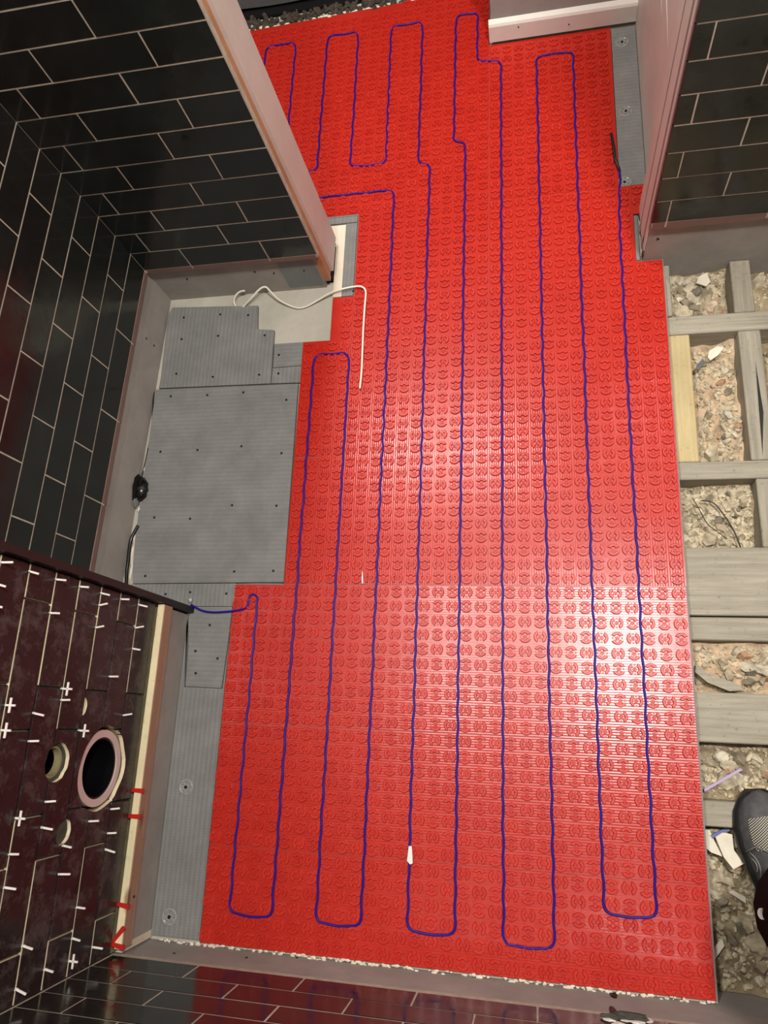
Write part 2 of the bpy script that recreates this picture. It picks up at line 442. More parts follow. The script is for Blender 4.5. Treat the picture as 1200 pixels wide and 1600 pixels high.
MB().box(-.179, -.1655, .006, .650, -.013, .094).build('lower_board', M_BACKER, hw)
bt = MB().box(-.166, -.1500, .012, .652, .094, .1285, .0012).build('batten', M_BATTEN_SHADE, hw); tag(bt, 'timber batten under the tiles, front toned for shade and red bounce')
MB().box(-.1655, -.1512, .012, .652, .1283, .1300, .0006).build('batten_lit_top', M_BATTEN_LIT, hw)  # added strip, coloured as the batten's lit top
MB().box(-.1785, -.150, .654, .667, -.013, HT).build('corner_trim', M_BLACK, hw)
MB().box(-.1785, -.1645, -.002, .012, -.012, .10).build('corner_filler', M_PALEBASE, hw)
for p in [(251, 997), (229, 1013 + 130), (216, 1210), (209, 1401), (181, 1453)]:
    c = W(*p, -.150, 0)
    if .097 < c.z < .126 and 0.02 < c.y < .64: MB().tube([(-.1503, c.y, c.z), (-.1490, c.y, c.z)], .0028, 8, False).build('screw', M_HOLE, bt)
ts = tiled(hw, Vector((XH, 0, 0)), VY, VX, .004, .653, 0, 15, lambda k: ((.075, .1965) if k % 2 == 0 else (.007, .1970)), mat=M_TILE_DUSTY, tilt=.008, gap=.0034)
for o, k, a, b in ts:
    za = Z0 + TP * k; zb = za + TP
    L = []
    for y, z, r in holes:
        if a - r < y < b + r and za - r < z < zb + r:
            if r == .019 and not (k == 2 and True): continue
            if r == .020 and not k == 3 and not k == 2: continue
            L.append((y, z, r))
    if L:
        # a cut tile: the same glaze on the face, pale body on the cut
        me = MB().box(-.008, 0, a, b, za + .0014, zb - .0014, .0009).mesh('tile', M_TILE_DUSTY); me.materials.append(M_CERAMIC)
        o.data = me; M = Matrix.Identity(4); M.translation = (XH, 0, 0); o.matrix_local = M
        cut(o, [disc_cutter(y, z, r, XH - .02, XH + .02, .06) for y, z, r in L])
        o.data.materials.clear(); o.data.materials.append(M_TILE_DUSTY); o.data.materials.append(M_CERAMIC)
        for p in o.data.polygons:
            n = p.normal; c = p.center
            on = any(abs(math.hypot(c.y - y, c.z - z) - r) < r * .12 for y, z, r in L)
            p.material_index = 1 if (abs(n.x) < .3 and on) else 0
# waste pipe in the big hole
wp = empty('waste_pipe', (-.25, .334, .247))
tag(wp, 'black soil pipe with pale collar set in round hole of near left wall', 'pipe')
def ring(r0, r1, x0, x1, n=48):
    m = MB(); vs = []
    for x, r in ((x0, r0), (x1, r0), (x1, r1), (x0, r1)):
        vs += [(x, r * math.cos(2 * math.pi * i / n), r * math.sin(2 * math.pi * i / n)) for i in range(n)]
    fs = [(a * n + i, a * n + (i + 1) % n, ((a + 1) % 4) * n + (i + 1) % n, ((a + 1) % 4) * n + i) for a in range(4) for i in range(n)]
    return m.add(vs, fs, False)
ring(.0535, .0665, .05, .0765).build('collar', M_RING, wp)
ring(.050, .0535, -.085, .074).build('pipe', M_PIPE, wp)
MB().add([(-.07, .052 * math.cos(2 * math.pi * i / 32), .052 * math.sin(2 * math.pi * i / 32)) for i in range(32)], [tuple(range(32))]).build('pipe_end', M_PIPE, wp)
vs = MB()
for i in range(5):
    a = i * 1.25; vs.add([(-.02 - .01 * i, .01 * math.cos(a) - .01, .01 * math.sin(a) - .012), (.00, .03 * math.cos(a), .02 * math.sin(a) - .02), (-.03, .02 * math.cos(a + .8), .03 * math.sin(a + .8) - .02), (-.02, .0, -.034)], [(0, 1, 2), (0, 2, 3), (0, 3, 1), (1, 3, 2)])
tag(vs.build('crumpled_plastic', M_TAPE, wp), 'crumpled shiny plastic inside the pipe')

# --- front wall (under the camera)
wf = struct('wall_front', MB().box(-.62, XR, -.05, -.006, -.2, CEIL), M_BACKER, 'dark tiled wall along the bottom edge with bare board skirting strip')
MB().box(-.168, 1.30, -.0065, .0034, Z0 - .012, ZT).build('grout', M_GROUT, wf)
tiled(wf, Vector((0, .004, 0)), VX, VY, -.164, 1.30, 0, NR, lambda k: ((.008, .1975) if k % 2 == 0 else (-.088, .1975)),
      skip=lambda k, u: (k == 0 and .70 < u < .80))
# the missing tile: two short cut tiles and white putty
for a, b in ((.606, .700), (.772, .797)):
    M = Matrix((-VX, VZ, VY)).transposed().to_4x4(); M.translation = Vector(((a + b) / 2, .004, Z0 + TP / 2))
    inst('tile', tile_mesh(b - a, TP - .0028, .008, M_TILE), wf, M)
pt = MB(); 
def blob(mb, c, sx, sy, sz, seed, n=8, m=6):
    vs = []; fs = []
    for i in range(m + 1):
        th = math.pi * i / m
        for k in range(n):
            ph = 2 * math.pi * k / n
            d = Vector((math.sin(th) * math.cos(ph), math.sin(th) * math.sin(ph), math.cos(th)))
            q = 1 + .45 * noise.noise(d * 1.7 + Vector((seed, seed * 2.1, 0)))
            vs.append((c[0] + d.x * sx * q, c[1] + d.y * sy * q, c[2] + d.z * sz * q))
    for i in range(m):
        for k in range(n): fs.append((i * n + k, (i + 1) * n + k, (i + 1) * n + (k + 1) % n, i * n + (k + 1) % n))
    return mb.add(vs, fs, False)
for i in range(10): blob(pt, (R.uniform(.705, .768), .002, R.uniform(Z0, Z0 + TP)), .014, .004, .012, i)
pt.build('putty', M_WHITEPAINT, wf)
cr = MB(); blob(cr, (.745, .008, .142), .026, .006, .010, 40, 12, 8); blob(cr, (.715, .007, .150), .018, .005, .007, 43, 12, 8)
cr.build('torn_dark_patch', M_ADHESIVE, wf)
a = W(957, 1550, -.006, 1); b = W(959, 1585, -.006, 1)
cr = MB(); blob(cr, (a.x, -.006, a.z + .018), .007, .0022, .014, 3, 10, 6); blob(cr, (b.x, -.006, b.z - .014), .006, .0022, .020, 8, 10, 6)
cr.build('crack', M_HOLE, wf)
for p in [(385, 1497 - 0), (464, 1497), (272, 1490)]:
    c = W(*p, -.006, 1); MB().tube([(c.x, -.0065, c.z), (c.x, -.0045, c.z)], .0025, 8, False).build('screw', M_HOLE, wf)
# crumbs of plaster at the foot of the wall
cr = MB()
for i in range(230):
    x = R.uniform(-.15, .90); s = R.uniform(.0012, .0035)
    blob(cr, (x, R.uniform(-.006, -.001), R.uniform(-.008, .000)), s * R.uniform(1, 2.5), s, s, i, 5, 3)
o = cr.build('plaster_crumbs', M_CREAM); tag(o, 'cream plaster crumbs in the gap along the bottom wall', 'crumbs', kind='stuff')

# --- back right wall and its end
wr = struct('wall_back_right', MB().box(.8585, XR, 1.4755, 1.598, -.2, CEIL), M_BACKER, 'dark tiled wall at the top right with bare grey board below')
MB().box(.860, 1.75, 1.4666, 1.476, .118, ZT).build('grout', M_GROUT, wr)
tiled(wr, Vector((0, 1.466, 0)), VX, -VY, .857, 1.75, 0, NR, lambda k: ((.888, .1965) if k % 2 == 0 else (.984, .1965)))
edge_strip(wr, Vector((0, 1.4665, 0)), VX, -VY, .859, 1.75, .112, Z0, .888, .197)
for p in [(1028, 373)]:
    c = W(*p, 1.4755, 1); MB().tube([(c.x, 1.476, c.z), (c.x, 1.4742, c.z)], .003, 8, False).build('screw', M_HOLE, wr)
MB().box(.8555, .8590, 1.4755, 1.492, .03, CEIL).build('end_board', M_REVEAL, wr)
MB().box(.8570, .8590, 1.492, 1.500, .03, CEIL).build('board_joint', M_BROWNEDGE, wr)
MB().box(.8545, .8590, 1.500, 1.545, .02, CEIL).build('end_board', M_REVEAL, wr)
MB().box(.8575, .8590, 1.545, 1.553, .02, CEIL).build('board_joint', M_BROWNEDGE, wr)
MB().box(.8545, .8590, 1.553, 1.598, .02, CEIL).build('end_board', M_REVEAL, wr)
fr = MB()
for i in range(16): blob(fr, (.8575, R.uniform(1.478, 1.59), R.uniform(-.003, .04)), .003, .008, .012, i + 60, 6, 4)
tag(fr.build('frayed_foot', M_ADHESIVE, wr), 'frayed dark membrane at the foot')
fr = MB(); blob(fr, (.8555, 1.486, .006), .0025, .006, .012, 5, 8, 6); blob(fr, (.8555, 1.56, .012), .002, .005, .014, 9, 8, 6); fr.build('sealant', M_CREAM, wr)

# --- hallway beyond: reveal wall, wall with skirting, far wall, left wall
wh = struct('wall_hall_right', MB().box(.879, XR, 1.598, 2.62, -.05, CEIL), M_REVEAL, 'pale pink-lit plasterboard side of the doorway at top right')
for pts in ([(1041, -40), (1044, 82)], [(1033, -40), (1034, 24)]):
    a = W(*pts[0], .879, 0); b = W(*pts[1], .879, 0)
    MB().add([(.8788, a.y - .004, a.z), (.8788, a.y + .004, a.z), (.8788, b.y, b.z), (.8775, a.y, a.z)], [(0, 1, 2), (0, 3, 2), (1, 3, 2), (0, 1, 3)]).build('light_sliver', M_WHITEPAINT, wh)  # white strip painted in for a sliver of light on the reveal
wk = struct('wall_hall_back', MB().box(.518, .8785, 2.182, 2.62, -.014, CEIL), M_PAINT, 'short painted wall at the top of the picture above the white skirting')
sk = MB(); prof = [(2.168, .003), (2.168, .046), (2.171, .052), (2.1815, .058), (2.1815, .003)]
sk.add([(x, y, z) for x in (.511, .8785) for y, z in prof], [(0, 1, 2, 3, 4), (9, 8, 7, 6, 5)] + [(i, 5 + i, 5 + (i + 1) % 5, (i + 1) % 5) for i in range(5)])
bs = struct('baseboard_hall', sk, M_WHITEPAINT, 'white painted skirting board at the top edge')
for p in [(810, 42), (889, 38), (862, 52)]:
    c = W(*p, 2.168, 1)
    if c.z > .006: MB().tube([(c.x, 2.1685, c.z), (c.x, 2.1668, c.z)], .0018, 6, False).build('nail', M_HOLE, bs)
wfb = struct('wall_far', MB().box(-.62, .52, 2.455, 2.50, -.014, CEIL), M_DARKGREY, 'dark grey panel wall beyond the far end of the mat')
pn = MB(); n = 24
vsp = []
for i in range(n + 1):
    x = -.5 + 1.02 * i / n; zz = .010 + .005 * math.sin(i * .5) 
    vsp += [(x, 2.425, zz), (x, 2.425, .9), (x, 2.455, zz), (x, 2.455, .9)]
pn.add(vsp, [q for i in range(n) for q in ((4 * i, 4 * i + 4, 4 * i + 5, 4 * i + 1), (4 * i, 4 * i + 2, 4 * i + 6, 4 * i + 4), (4 * i + 1, 4 * i + 5, 4 * i + 7, 4 * i + 3))])
pn.build('panel', M_DARKGREY, wfb)
struct('wall_hall_left', MB().box(-.62, -.60, 1.598, 2.5, -.014, CEIL), M_PLASTER, 'plain hall wall hidden behind the left partition')
MB().box(-.62, .51, 2.40, 2.455, ZF - .001, -.004).build('gap_shade_strip', M_GAP_SHADE, wfb)  # black strip drawn for the shade in the gap below the panel
CUBE = MB().box(-1, 1, -1, 1, -1, 1, .4)
cr = MB()
for i in range(340):
    x = R.uniform(-.26, .51); y = 2.358 + (x + .2) * .022 + R.uniform(0, .04); s = R.uniform(.003, .008)
    M = Matrix.Translation((x, y, -.010 + R.uniform(0, .004))) @ Euler((R.uniform(-.7, .7), R.uniform(-.7, .7), R.uniform(0, 6))).to_matrix().to_4x4() @ Matrix.Diagonal((s * 1.5, s * .8, s * .6, 1))
    cr.add([M @ Vector(v) for v in CUBE.v], CUBE.f)
o = cr.build('mortar_debris', mat_plain('dark_mortar', srgb(74, 66, 58), .95, .2, var=.5, vs=60, bump=.5)); tag(o, 'dark crumbly mortar debris along the far edge of the mat', 'debris', kind='stuff')
cr = MB()
for i in range(120):
    x = R.uniform(-.24, .50); y = 2.352 + (x + .2) * .028 + R.uniform(-.002, .006); s = R.uniform(.002, .005)
    blob(cr, (x, y, -.008 + R.uniform(0, .003)), s * 2, s, s * .6, i + 400, 5, 3)
o = cr.build('plaster_flakes', M_CREAM); tag(o, 'cream plaster flakes bordering the far edge of the mat', 'debris', kind='stuff')

# ceiling lights (fixtures for the lamps above)
for i, (lx, ly, e, s) in enumerate(LAMPS):
    t = empty('ceiling_downlight', (lx, ly, CEIL)); tag(t, ['round white downlight above the bright glare', 'round white downlight above the near left wall side', 'round white downlight in the hall'][i], 'light', 'ceiling downlights')
    m = MB(); n = 32; r0 = s / 2 + .004; r1 = r0 + .016; vs = []
    for r, z in ((r0, -.004), (r0, -.018), (r1, -.012), (r1, 0)): vs += [(r * math.cos(2 * math.pi * k / n), r * math.sin(2 * math.pi * k / n), z) for k in range(n)]
    m.add(vs, [(a * n + k, a * n + (k + 1) % n, (a + 1) * n + (k + 1) % n, (a + 1) * n + k) for a in range(3) for k in range(n)]); m.build('rim', M_LAMPTRIM, t)

# ------------------------------------------------------------------ grey insulation boards
def board_thing(pts, mat, label, screws=(), z0=ZF, z1=ZB, group=None):
    P = [(p[0], p[1]) if abs(p[0]) < 5 else tuple(W(p[0], p[1], z1)[:2]) for p in pts]
    o = MB().prism(P, z0, z1).build('insulation_board', mat); tag(o, label, 'board', group or 'grey insulation boards on the floor')
    for s in screws:
        c = W(s[0], s[1], z1)
        m = MB().tube([(c.x, c.y, z1 - .001), (c.x, c.y, z1 + .0006)], .0030, 10, False).build('screw', M_HOLE, o)
    return o
zz4 = lambda x, y: (150 + x / 2.6667, 380 + y / 2.6667)
board_thing([zz4(318, 268), zz4(674, 260), zz4(672, 358), zz4(742, 362), zz4(728, 584), zz4(262, 604), zz4(270, 560), zz4(300, 300)], M_INS_Y,
    'grey insulation board with stepped corner in the shower corner, bare concrete beside it',
    [zz4(*a) for a in [(366, 310), (518, 297), (634, 300), (357, 400), (509, 386), (703, 384), (335, 544), (487, 557), (680, 548)]])
board_thing([zz4(250, 610), zz4(842, 585), (443, 909.5), (207, 911.5), (210, 850), (222, 760)], M_INS_X,
    'largest grey insulation board, in the middle of the shower area left of the red mat',
    [zz4(*a) for a in [(312, 638), (464, 633), (614, 622), (793, 653), (269, 869), (423, 862), (606, 846), (773, 875), (567, 1092), (752, 1094), (243, 1143), (392, 1148)]] + [(227, 900), (366, 893), (427, 892)])
board_thing([zz4(744, 420), zz4(868, 412), zz4(860, 508), zz4(738, 518)], M_INS_X, 'small grey insulation offcut directly below the bare concrete patch', [zz4(762, 466)])
board_thing([zz4(737, 521), zz4(860, 511), zz4(852, 580), zz4(731, 584)], M_INS_Y, 'small grey insulation offcut between the stepped board and the red mat', [zz4(760, 543)])
g1 = lambda x, y: (200 + x / 5.4545, 900 + y / 5.4545)
board_thing([(207, 912.8), (443, 911), (443, 911.3), (368, 912.2), g1(895, 258), (278, 947), (150, 930)], M_INS_Y, 'narrow grey insulation strip just above the blue cable tail', [g1(320, 155), g1(530, 138), g1(838, 150)])
board_thing([g1(515, 262), g1(888, 262), g1(850, 580), g1(795, 955), g1(490, 940), g1(515, 590)], M_INS_X, 'grey insulation patch just below the blue cable tail',
    [g1(697, 418), g1(575, 640), g1(763, 703), g1(577, 828)])
board_thing([(-.1635, .664), g1(503, 262), g1(503, 590), g1(480, 948), g1(803, 966), g1(856, 590), (-.0585, .600), (-.0585, .003), (-.1635, .003)], M_INS_Y,
    'long grey insulation strip between the near left wall and the red mat')
board_thing([(.8185, 1.682), (.8775, 1.682), (.8775, 2.163), (.8185, 2.163)], M_INS_X, 'grey insulation strip by the doorway at the top right of the mat')
board_thing([(.8455, 1.4765), (.8535, 1.4765), (.8535, 1.597), (.8455, 1.597)], M_INS_Y, 'thin grey insulation sliver at the foot of the right wall end', [])
board_thing([(.1475, 1.443), (.1765, 1.443), (.1765, 1.6545), (.1475, 1.6545)], M_INS_Y, 'narrow grey insulation strip beside the left partition end', [(552, 455)])
board_thing([(.02, 1.657), (.1765, 1.657), (.1765, 1.675), (.02, 1.675)], M_INS_Y, 'short grey insulation strip behind the left partition end')
o = MB().prism([(.124, 1.445), (.1465, 1.445), (.1465, 1.6545), (.02, 1.6545), (.02, 1.60), (.124, 1.60)], ZF, -.008).build('levelling_strip', M_PALEBASE)
tag(o, 'pale plaster levelling strip beside the foot of the left partition', 'plaster')

# washers
def washer(p, label, z=ZB):
    c = W(p[0], p[1], z + .001); t = empty('insulation_washer', (c.x, c.y, z)); tag(t, label, 'washer', 'clear insulation washers')
    m = MB(); n = 28; ro = .0165
    vs = []
    for r, zq in ((ro, 0), (ro, .0012), (.013, .0014), (.0125, .0006), (.007, .0006), (.0055, .0016), (.0035, .0004)):
        vs += [(r * math.cos(2 * math.pi * k / n), r * math.sin(2 * math.pi * k / n), zq) for k in range(n)]
    m.add(vs, [(a * n + k, a * n + (k + 1) % n, (a + 1) * n + (k + 1) % n, (a + 1) * n + k) for a in range(6) for k in range(n)], True)
    m.build('disc', M_CLEAR, t)
    for k in range(6):
        a = k * math.pi / 3 + .3; cx, cy = .0098 * math.cos(a), .0098 * math.sin(a)
        m = MB(); vs = []
        for r, zq in ((.0030, .0007), (.0033, .0016), (.0026, .0016)): vs += [(cx + r * math.cos(q * math.pi / 5), cy + r * math.sin(q * math.pi / 5), zq) for q in range(10)]
        m.add(vs, [(b * 10 + q, b * 10 + (q + 1) % 10, (b + 1) * 10 + (q + 1) % 10, (b + 1) * 10 + q) for b in range(2) for q in range(10)], True); m.build('rim', M_STEEL, t)
    MB().tube([(0, 0, .0002), (0, 0, .0014)], .0036, 12, False).build('screw', M_HOLE, t)
washer((290, 1230), 'clear round washer on the grey strip, upper of two near left wall')
washer((264, 1433), 'clear round washer on the grey strip, nearest the bottom left corner')
washer((972, 65), 'clear round washer on the top right grey strip, topmost of three')
washer((978, 173), 'clear round washer on the top right grey strip, middle one')
washer((976, 284), 'clear round washer half under the mat edge at the top right strip')

# ------------------------------------------------------------------ red heating mat
P = .03
def stud_mesh(name):
    """two facing crescents with a fan and a W between them; top at z=0"""
    m = MB(); zt = 0.0; zb = -.0042; Ro = .0129
    for s in (1, -1):
        n = 8; out = []; inn = []
        for i in range(n + 1):
            a = math.radians(-64 + 128 * i / n)
            out.append((Ro * math.cos(a), Ro * math.sin(a)))
        # inner edge: thick waist with hooked tips
        for i in range(n + 1):
            f = -1 + 2 * i / n; a = math.radians(58 * f)
            r = .0060 + .0010 * math.cos(f * math.pi) + (.0014 if abs(f) > .8 else 0)
            inn.append((r * math.cos(a), r * math.sin(a)))
        loop = out + inn[::-1]
        cx = sum(p[0] for p in loop) / len(loop)
        k = len(loop); ins = []
        for i in range(k):
            p = Vector(loop[i]); a = Vector(loop[i - 1]); b = Vector(loop[(i + 1) % k])
            t = (b - a).normalized(); nn = Vector((t.y, -t.x)); ins.append(p - nn * .0010)
        vs = [(x * s, y * s, zb) for x, y in loop] + [(x * s, y * s, zt - .0016) for x, y in loop] + [(x * s, y * s, zt) for x, y in ins]
        fs = [(i, (i + 1) % k, k + (i + 1) % k, k + i) for i in range(k)] + [(k + i, k + (i + 1) % k, 2 * k + (i + 1) % k, 2 * k + i) for i in range(k)]
        # cap as quads between outer and inner runs
        for i in range(n): fs.append((2 * k + i, 2 * k + i + 1, 2 * k + k - 2 - i, 2 * k + k - 1 - i))
        m.add(vs, fs)
    # fan plate between them
    fan = [(-.0030, -.0042), (.0030, -.0042), (.0050, .0020), (.0022, .0030), (0, .0056), (-.0022, .0030), (-.0050, .0020)]
    k = len(fan); m.add([(y * 1.0, x, zb) for x, y in fan] + [(y, x, -.0021) for x, y in fan], [tuple(range(k, 2 * k))[::-1]] + [(i, k + i, k + (i + 1) % k, (i + 1) % k) for i in range(k)])
    # raised W
    pts = [(-.0036, .0018), (-.0018, -.0026), (0, .0014), (.0018, -.0026), (.0036, .0018)]
    for a, b in zip(pts[:-1], pts[1:]):
        a = Vector((a[1], a[0])); b = Vector((b[1], b[0])); d = (b - a).normalized(); q = Vector((-d.y, d.x)) * .0005
        vs = [(*(a + q), -.0022), (*(a - q), -.0022), (*(b - q), -.0022), (*(b + q), -.0022), (*(a + q * .5), -.0009), (*(a - q * .5), -.0009), (*(b - q * .5), -.0009), (*(b + q * .5), -.0009)]
        m.add(vs, [(4, 5, 6, 7), (0, 1, 5, 4), (1, 2, 6, 5), (2, 3, 7, 6), (3, 0, 4, 7)])
    # tabs in the two gaps
    for s in (1, -1):
        m.box(-.0022, .0022, s * .0088 - .0016, s * .0088 + .0016, zb, -.0026)
    me = m.mesh(name, M_STUD)
    bm = bmesh.new(); bm.from_mesh(me); bmesh.ops.recalc_face_normals(bm, faces=bm.faces[:]); bm.to_mesh(me); bm.free()
    return me
STUD = stud_mesh('stud')
SROT = [Matrix.Rotation(math.radians(a), 4, 'Z') for a in (0, 90, 180, 270)]
def inside(p, poly):
    c = False; n = len(poly)
    for i in range(n):
        a = poly[i]; b = poly[(i + 1) % n]
        if (a[1] > p[1]) != (b[1] > p[1]) and p[0] < (b[0] - a[0]) * (p[1] - a[1]) / (b[1] - a[1]) + a[0]: c = not c
    return c
LIM = 305
def mat_thing(poly, ribs, label, dz=0):
    o = MB().prism(poly, ZB, -.0036 + dz).build('heating_mat_sheet', ribs); tag(o, label, 'heating mat', 'red studded heating mat sheets')
    xs = [p[0] for p in poly]; ys = [p[1] for p in poly]; L = []
    for i in range(int(math.floor(min(xs) / P)), int(math.ceil(max(xs) / P)) + 1):
        for j in range(int(math.floor(min(ys) / P)), int(math.ceil(max(ys) / P)) + 1):
            c = ((i + .5) * P, (j + .5) * P)
            if all(inside((c[0] + a, c[1] + b), poly) for a, b in ((.0105, 0), (-.0105, 0), (0, .0105), (0, -.0105))): L.append((i, j, c))
    L.sort(key=lambda q: (q[2][0] - CAM_LOC.x) ** 2 + (q[2][1] - CAM_LOC.y) ** 2)
    rest = MB(); nv = len(STUD.vertices)
    sv = [v.co.copy() for v in STUD.vertices]; sf = [tuple(f.vertices) for f in STUD.polygons]
    def xf(i, j, c):
        a = (1 if (i + j) % 2 else 0) + (2 if (j % 2) else 0)
        return Matrix.Translation((c[0], c[1], dz)) @ SROT[a % 4] @ Matrix.Rotation(R.uniform(-.03, .03), 4, 'Z')
    full = len(L) > LIM + 25
    for q, (i, j, c) in enumerate(L):
        M = xf(i, j, c)
        if not full or q < 300: inst('stud', STUD, o, M)
        else: rest.add([M @ v for v in sv], sf)
    if rest.v:
        r = rest.build('far_studs', M_STUD, o); r['kind'] = 'stuff'
    return o
e = .0006
mat_thing([(-.0565, .0), (.900, .0), (.900, .18 - e), (-.0565, .18 - e)], M_SHEET_X, 'red studded mat strip along the bottom wall, nearest the camera')
mat_thing([(-.0565, .18), (.900, .18), (.900, .42 - e), (-.0565, .42 - e)], M_SHEET_X, 'red studded mat strip, second up from the bottom wall')
mat_thing([(-.0565, .42), (.900, .42), (.900, .72 - e), (-.0565, .72 - e)], M_SHEET_X, 'red studded mat strip with the white light glare, third up from the bottom wall', )
mat_thing([(.0585, .7205), (.12 - e, .7205), (.12 - e, 1.02 - e), (.0585, 1.02 - e)], M_SHEET_Y, 'narrow red mat piece right of the largest grey board')
mat_thing([(.0585, 1.0205), (.18 - e, 1.0205), (.18 - e, 1.44), (.1265, 1.44), (.1265, 1.322), (.0585, 1.322)], M_SHEET_Y, 'stepped red mat piece beside the bare concrete, under the white cable')
mat_thing([(.12, .7205), (.51 - e, .7205), (.51 - e, 1.68 - e), (.18, 1.68 - e), (.18, 1.0205), (.12, 1.0205)], M_SHEET_Y, 'large red studded mat sheet left of centre in the middle of the room')
mat_thing([(.51, .7205), (.901, .7205), (.901, 1.472), (.8445, 1.472), (.8445, 1.60), (.8785, 1.60), (.8785, 1.6805), (.51, 1.68 - e)], M_SHEET_Y, 'large red studded mat sheet right of centre beside the open joists')
mat_thing([(-.21, 1.68), (.51 - e, 1.68), (.51 - e, 2.373), (-.21, 2.350)], M_SHEET_Y, 'red studded mat sheet at the far end, left, running behind the partition')
mat_thing([(.51, 1.6805), (.8165, 1.6815), (.8165, 2.167), (.51, 2.167)], M_SHEET_Y, 'red studded mat sheet at the far end in front of the white skirting')

# ------------------------------------------------------------------ blue heating cable
def fillet(pts, r):
    out = [Vector(pts[0])]
    for i in range(1, len(pts) - 1):
        a, b, c = Vector(pts[i - 1]), Vector(pts[i]), Vector(pts[i + 1])
        d1 = (a - b); d2 = (c - b); rr = min(r, d1.length * .48, d2.length * .48)
        p = b + d1.normalized() * rr; q = b + d2.normalized() * rr
        for k in range(7):
            t = k / 6; out.append(p * (1 - t) ** 2 + b * 2 * t * (1 - t) + q * t * t)
    out.append(Vector(pts[-1])); return out
def resample(pts, step):
    out = [pts[0]]; acc = 0
    for a, b in zip(pts[:-1], pts[1:]):
        L = (b - a).length; t = step - acc
        while t < L: out.append(a.lerp(b, t / L)); t += step
        acc = (acc + L) % step if L else acc
    out.append(pts[-1]); return out
cp = [(-.158, .672), (-.13, .658), (-.10, .655), (-.036, .660), (-.022, .668), (-.020, .690), (-.010, .699), (.001, .690), (.001, .057), (.090, .055), (.090, 1.284), (.178, 1.284), (.180, .056), (.270, .056), (.270, 1.740), (-.125, 1.741),
      (-.125, 2.279), (-.035, 2.279), (-.035, 1.826), (.058, 1.826), (.058, 2.283), (.148, 2.281), (.149, 1.826), (.244, 1.824), (.241, 2.281), (.329, 2.281), (.330, 1.812), (.360, 1.806), (.360, .058), (.450, .058), (.450, 1.862), (.420, 1.868),
      (.420, 2.285), (.478, 2.284), (.478, 2.116), (.540, 2.108), (.540, .052), (.631, .052), (.631, 2.106), (.722, 2.106), (.720, .118), (.810, .119), (.811, 1.20), (.813, 1.60), (.820, 1.727)]
path = resample(fillet([(x, y, -.0012) for x, y in cp], .020), .0060)
pv = []; s = 0
for i, p in enumerate(path):
    t = (path[min(i + 1, len(path) - 1)] - path[max(i - 1, 0)]); t.normalize()
    nrm = Vector((-t.y, t.x, 0)); q = p.y if abs(t.y) > abs(t.x) else p.x
    amp = .0011 * (1 if p.x > -.05 else 0)
    ph = round((p.x if abs(t.y) > abs(t.x) else p.y) / P) % 2
    sg = 1 if (t.y > 0 or (abs(t.y) < .5 and t.x > 0)) else -1
    pv.append(p + nrm * sg * (amp * math.sin(math.pi * (q / P + ph)) + .0009 * noise.noise(p * 9)) + Vector((0, 0, .0006 * noise.noise(p * 14))))
cab = MB().tube(pv, .0024, 7).build('heating_cable', M_CABLE)
tag(cab, 'long blue heating cable looped up and down across the red mat', 'cable')
c0, c1 = W(955, 209, .0), W(968, 266, .0)
mid = (c0 + c1) / 2 + Vector((-.003, 0, .0005))
sl = MB().tube([(c1.x, c1.y, -.0010), (mid.x + .001, mid.y - .02, .0003), (mid.x, mid.y + .01, .0008), (c0.x, c0.y, .0006)], [.0036, .0038, .0038, .0032], 10).build('end_sleeve', M_BLACK, cab); tag(sl, 'black end sleeve')
lb = MB(); a = W(641, 1322, .002); b = W(642, 1344, .003)
lb.add([(a.x - .0028, a.y, .0035), (a.x + .0030, a.y, .0035), (a.x + .0052, a.y - .017, .0048), (a.x + .0062, a.y - .030, .0058), (a.x + .001, a.y - .032, .0052), (a.x - .0052, a.y - .026, .0046), (a.x - .0040, a.y - .014, .0040),
        (a.x - .0028, a.y, .0008), (a.x + .0030, a.y, .0008), (a.x + .0052, a.y - .017, .0008), (a.x + .0062, a.y - .030, .0008), (a.x + .001, a.y - .032, .0008), (a.x - .0052, a.y - .026, .0008), (a.x - .0040, a.y - .014, .0008)],
       [(6, 5, 4, 3, 2, 1, 0), tuple(range(7, 14))] + [(i, (i + 1) % 7, 7 + (i + 1) % 7, 7 + i) for i in range(7)])
tag(lb.build('label_tag', M_WHITE, cab), 'folded white label tag')
a = W(298, 942, -.003)
tg = MB(); blob(tg, (a.x, a.y + .006, .001), .006, .006, .004, 77, 8, 5); tag(tg.build('entry_tape', M_CLEAR, cab), 'clear tape where the cable leaves the wall')

# white sensor cable
wpts = [(620, 198), (598, 203), (580, 222), (576, 250), (594, 275), (620, 258), (650, 225), (684, 190), (708, 183), (730, 205), (768, 240), (830, 268), (872, 265), (920, 240), (975, 208), (1030, 190), (1085, 180), (1112, 184), (1124, 205), (1120, 260), (1114, 350), (1110, 450), (1106, 540), (1099, 606)]
hz = [.012, .010, .004, -.006, -.010, -.004, .012, .020, .018, .010, .000, -.008, -.008, -.004, .004, .006, .006, .006, .0055, .0045, .0035, .003, .0028, .0028]
wl3 = []
for (x, y), h in zip(wpts, hz):
    X, Y = zz4(x, y); wl3.append(W(X, Y, h))
def smooth_path(pts, k=5):
    out = []; n = len(pts)
    for i in range(n - 1):
        p0, p1, p2, p3 = pts[max(i - 1, 0)], pts[i], pts[i + 1], pts[min(i + 2, n - 1)]
        for j in range(k):
            t = j / k; out.append(.5 * ((2 * p1) + (p2 - p0) * t + (2 * p0 - 5 * p1 + 4 * p2 - p3) * t * t + (3 * p1 - p0 - 3 * p2 + p3) * t ** 3))
    out.append(pts[-1]); return out
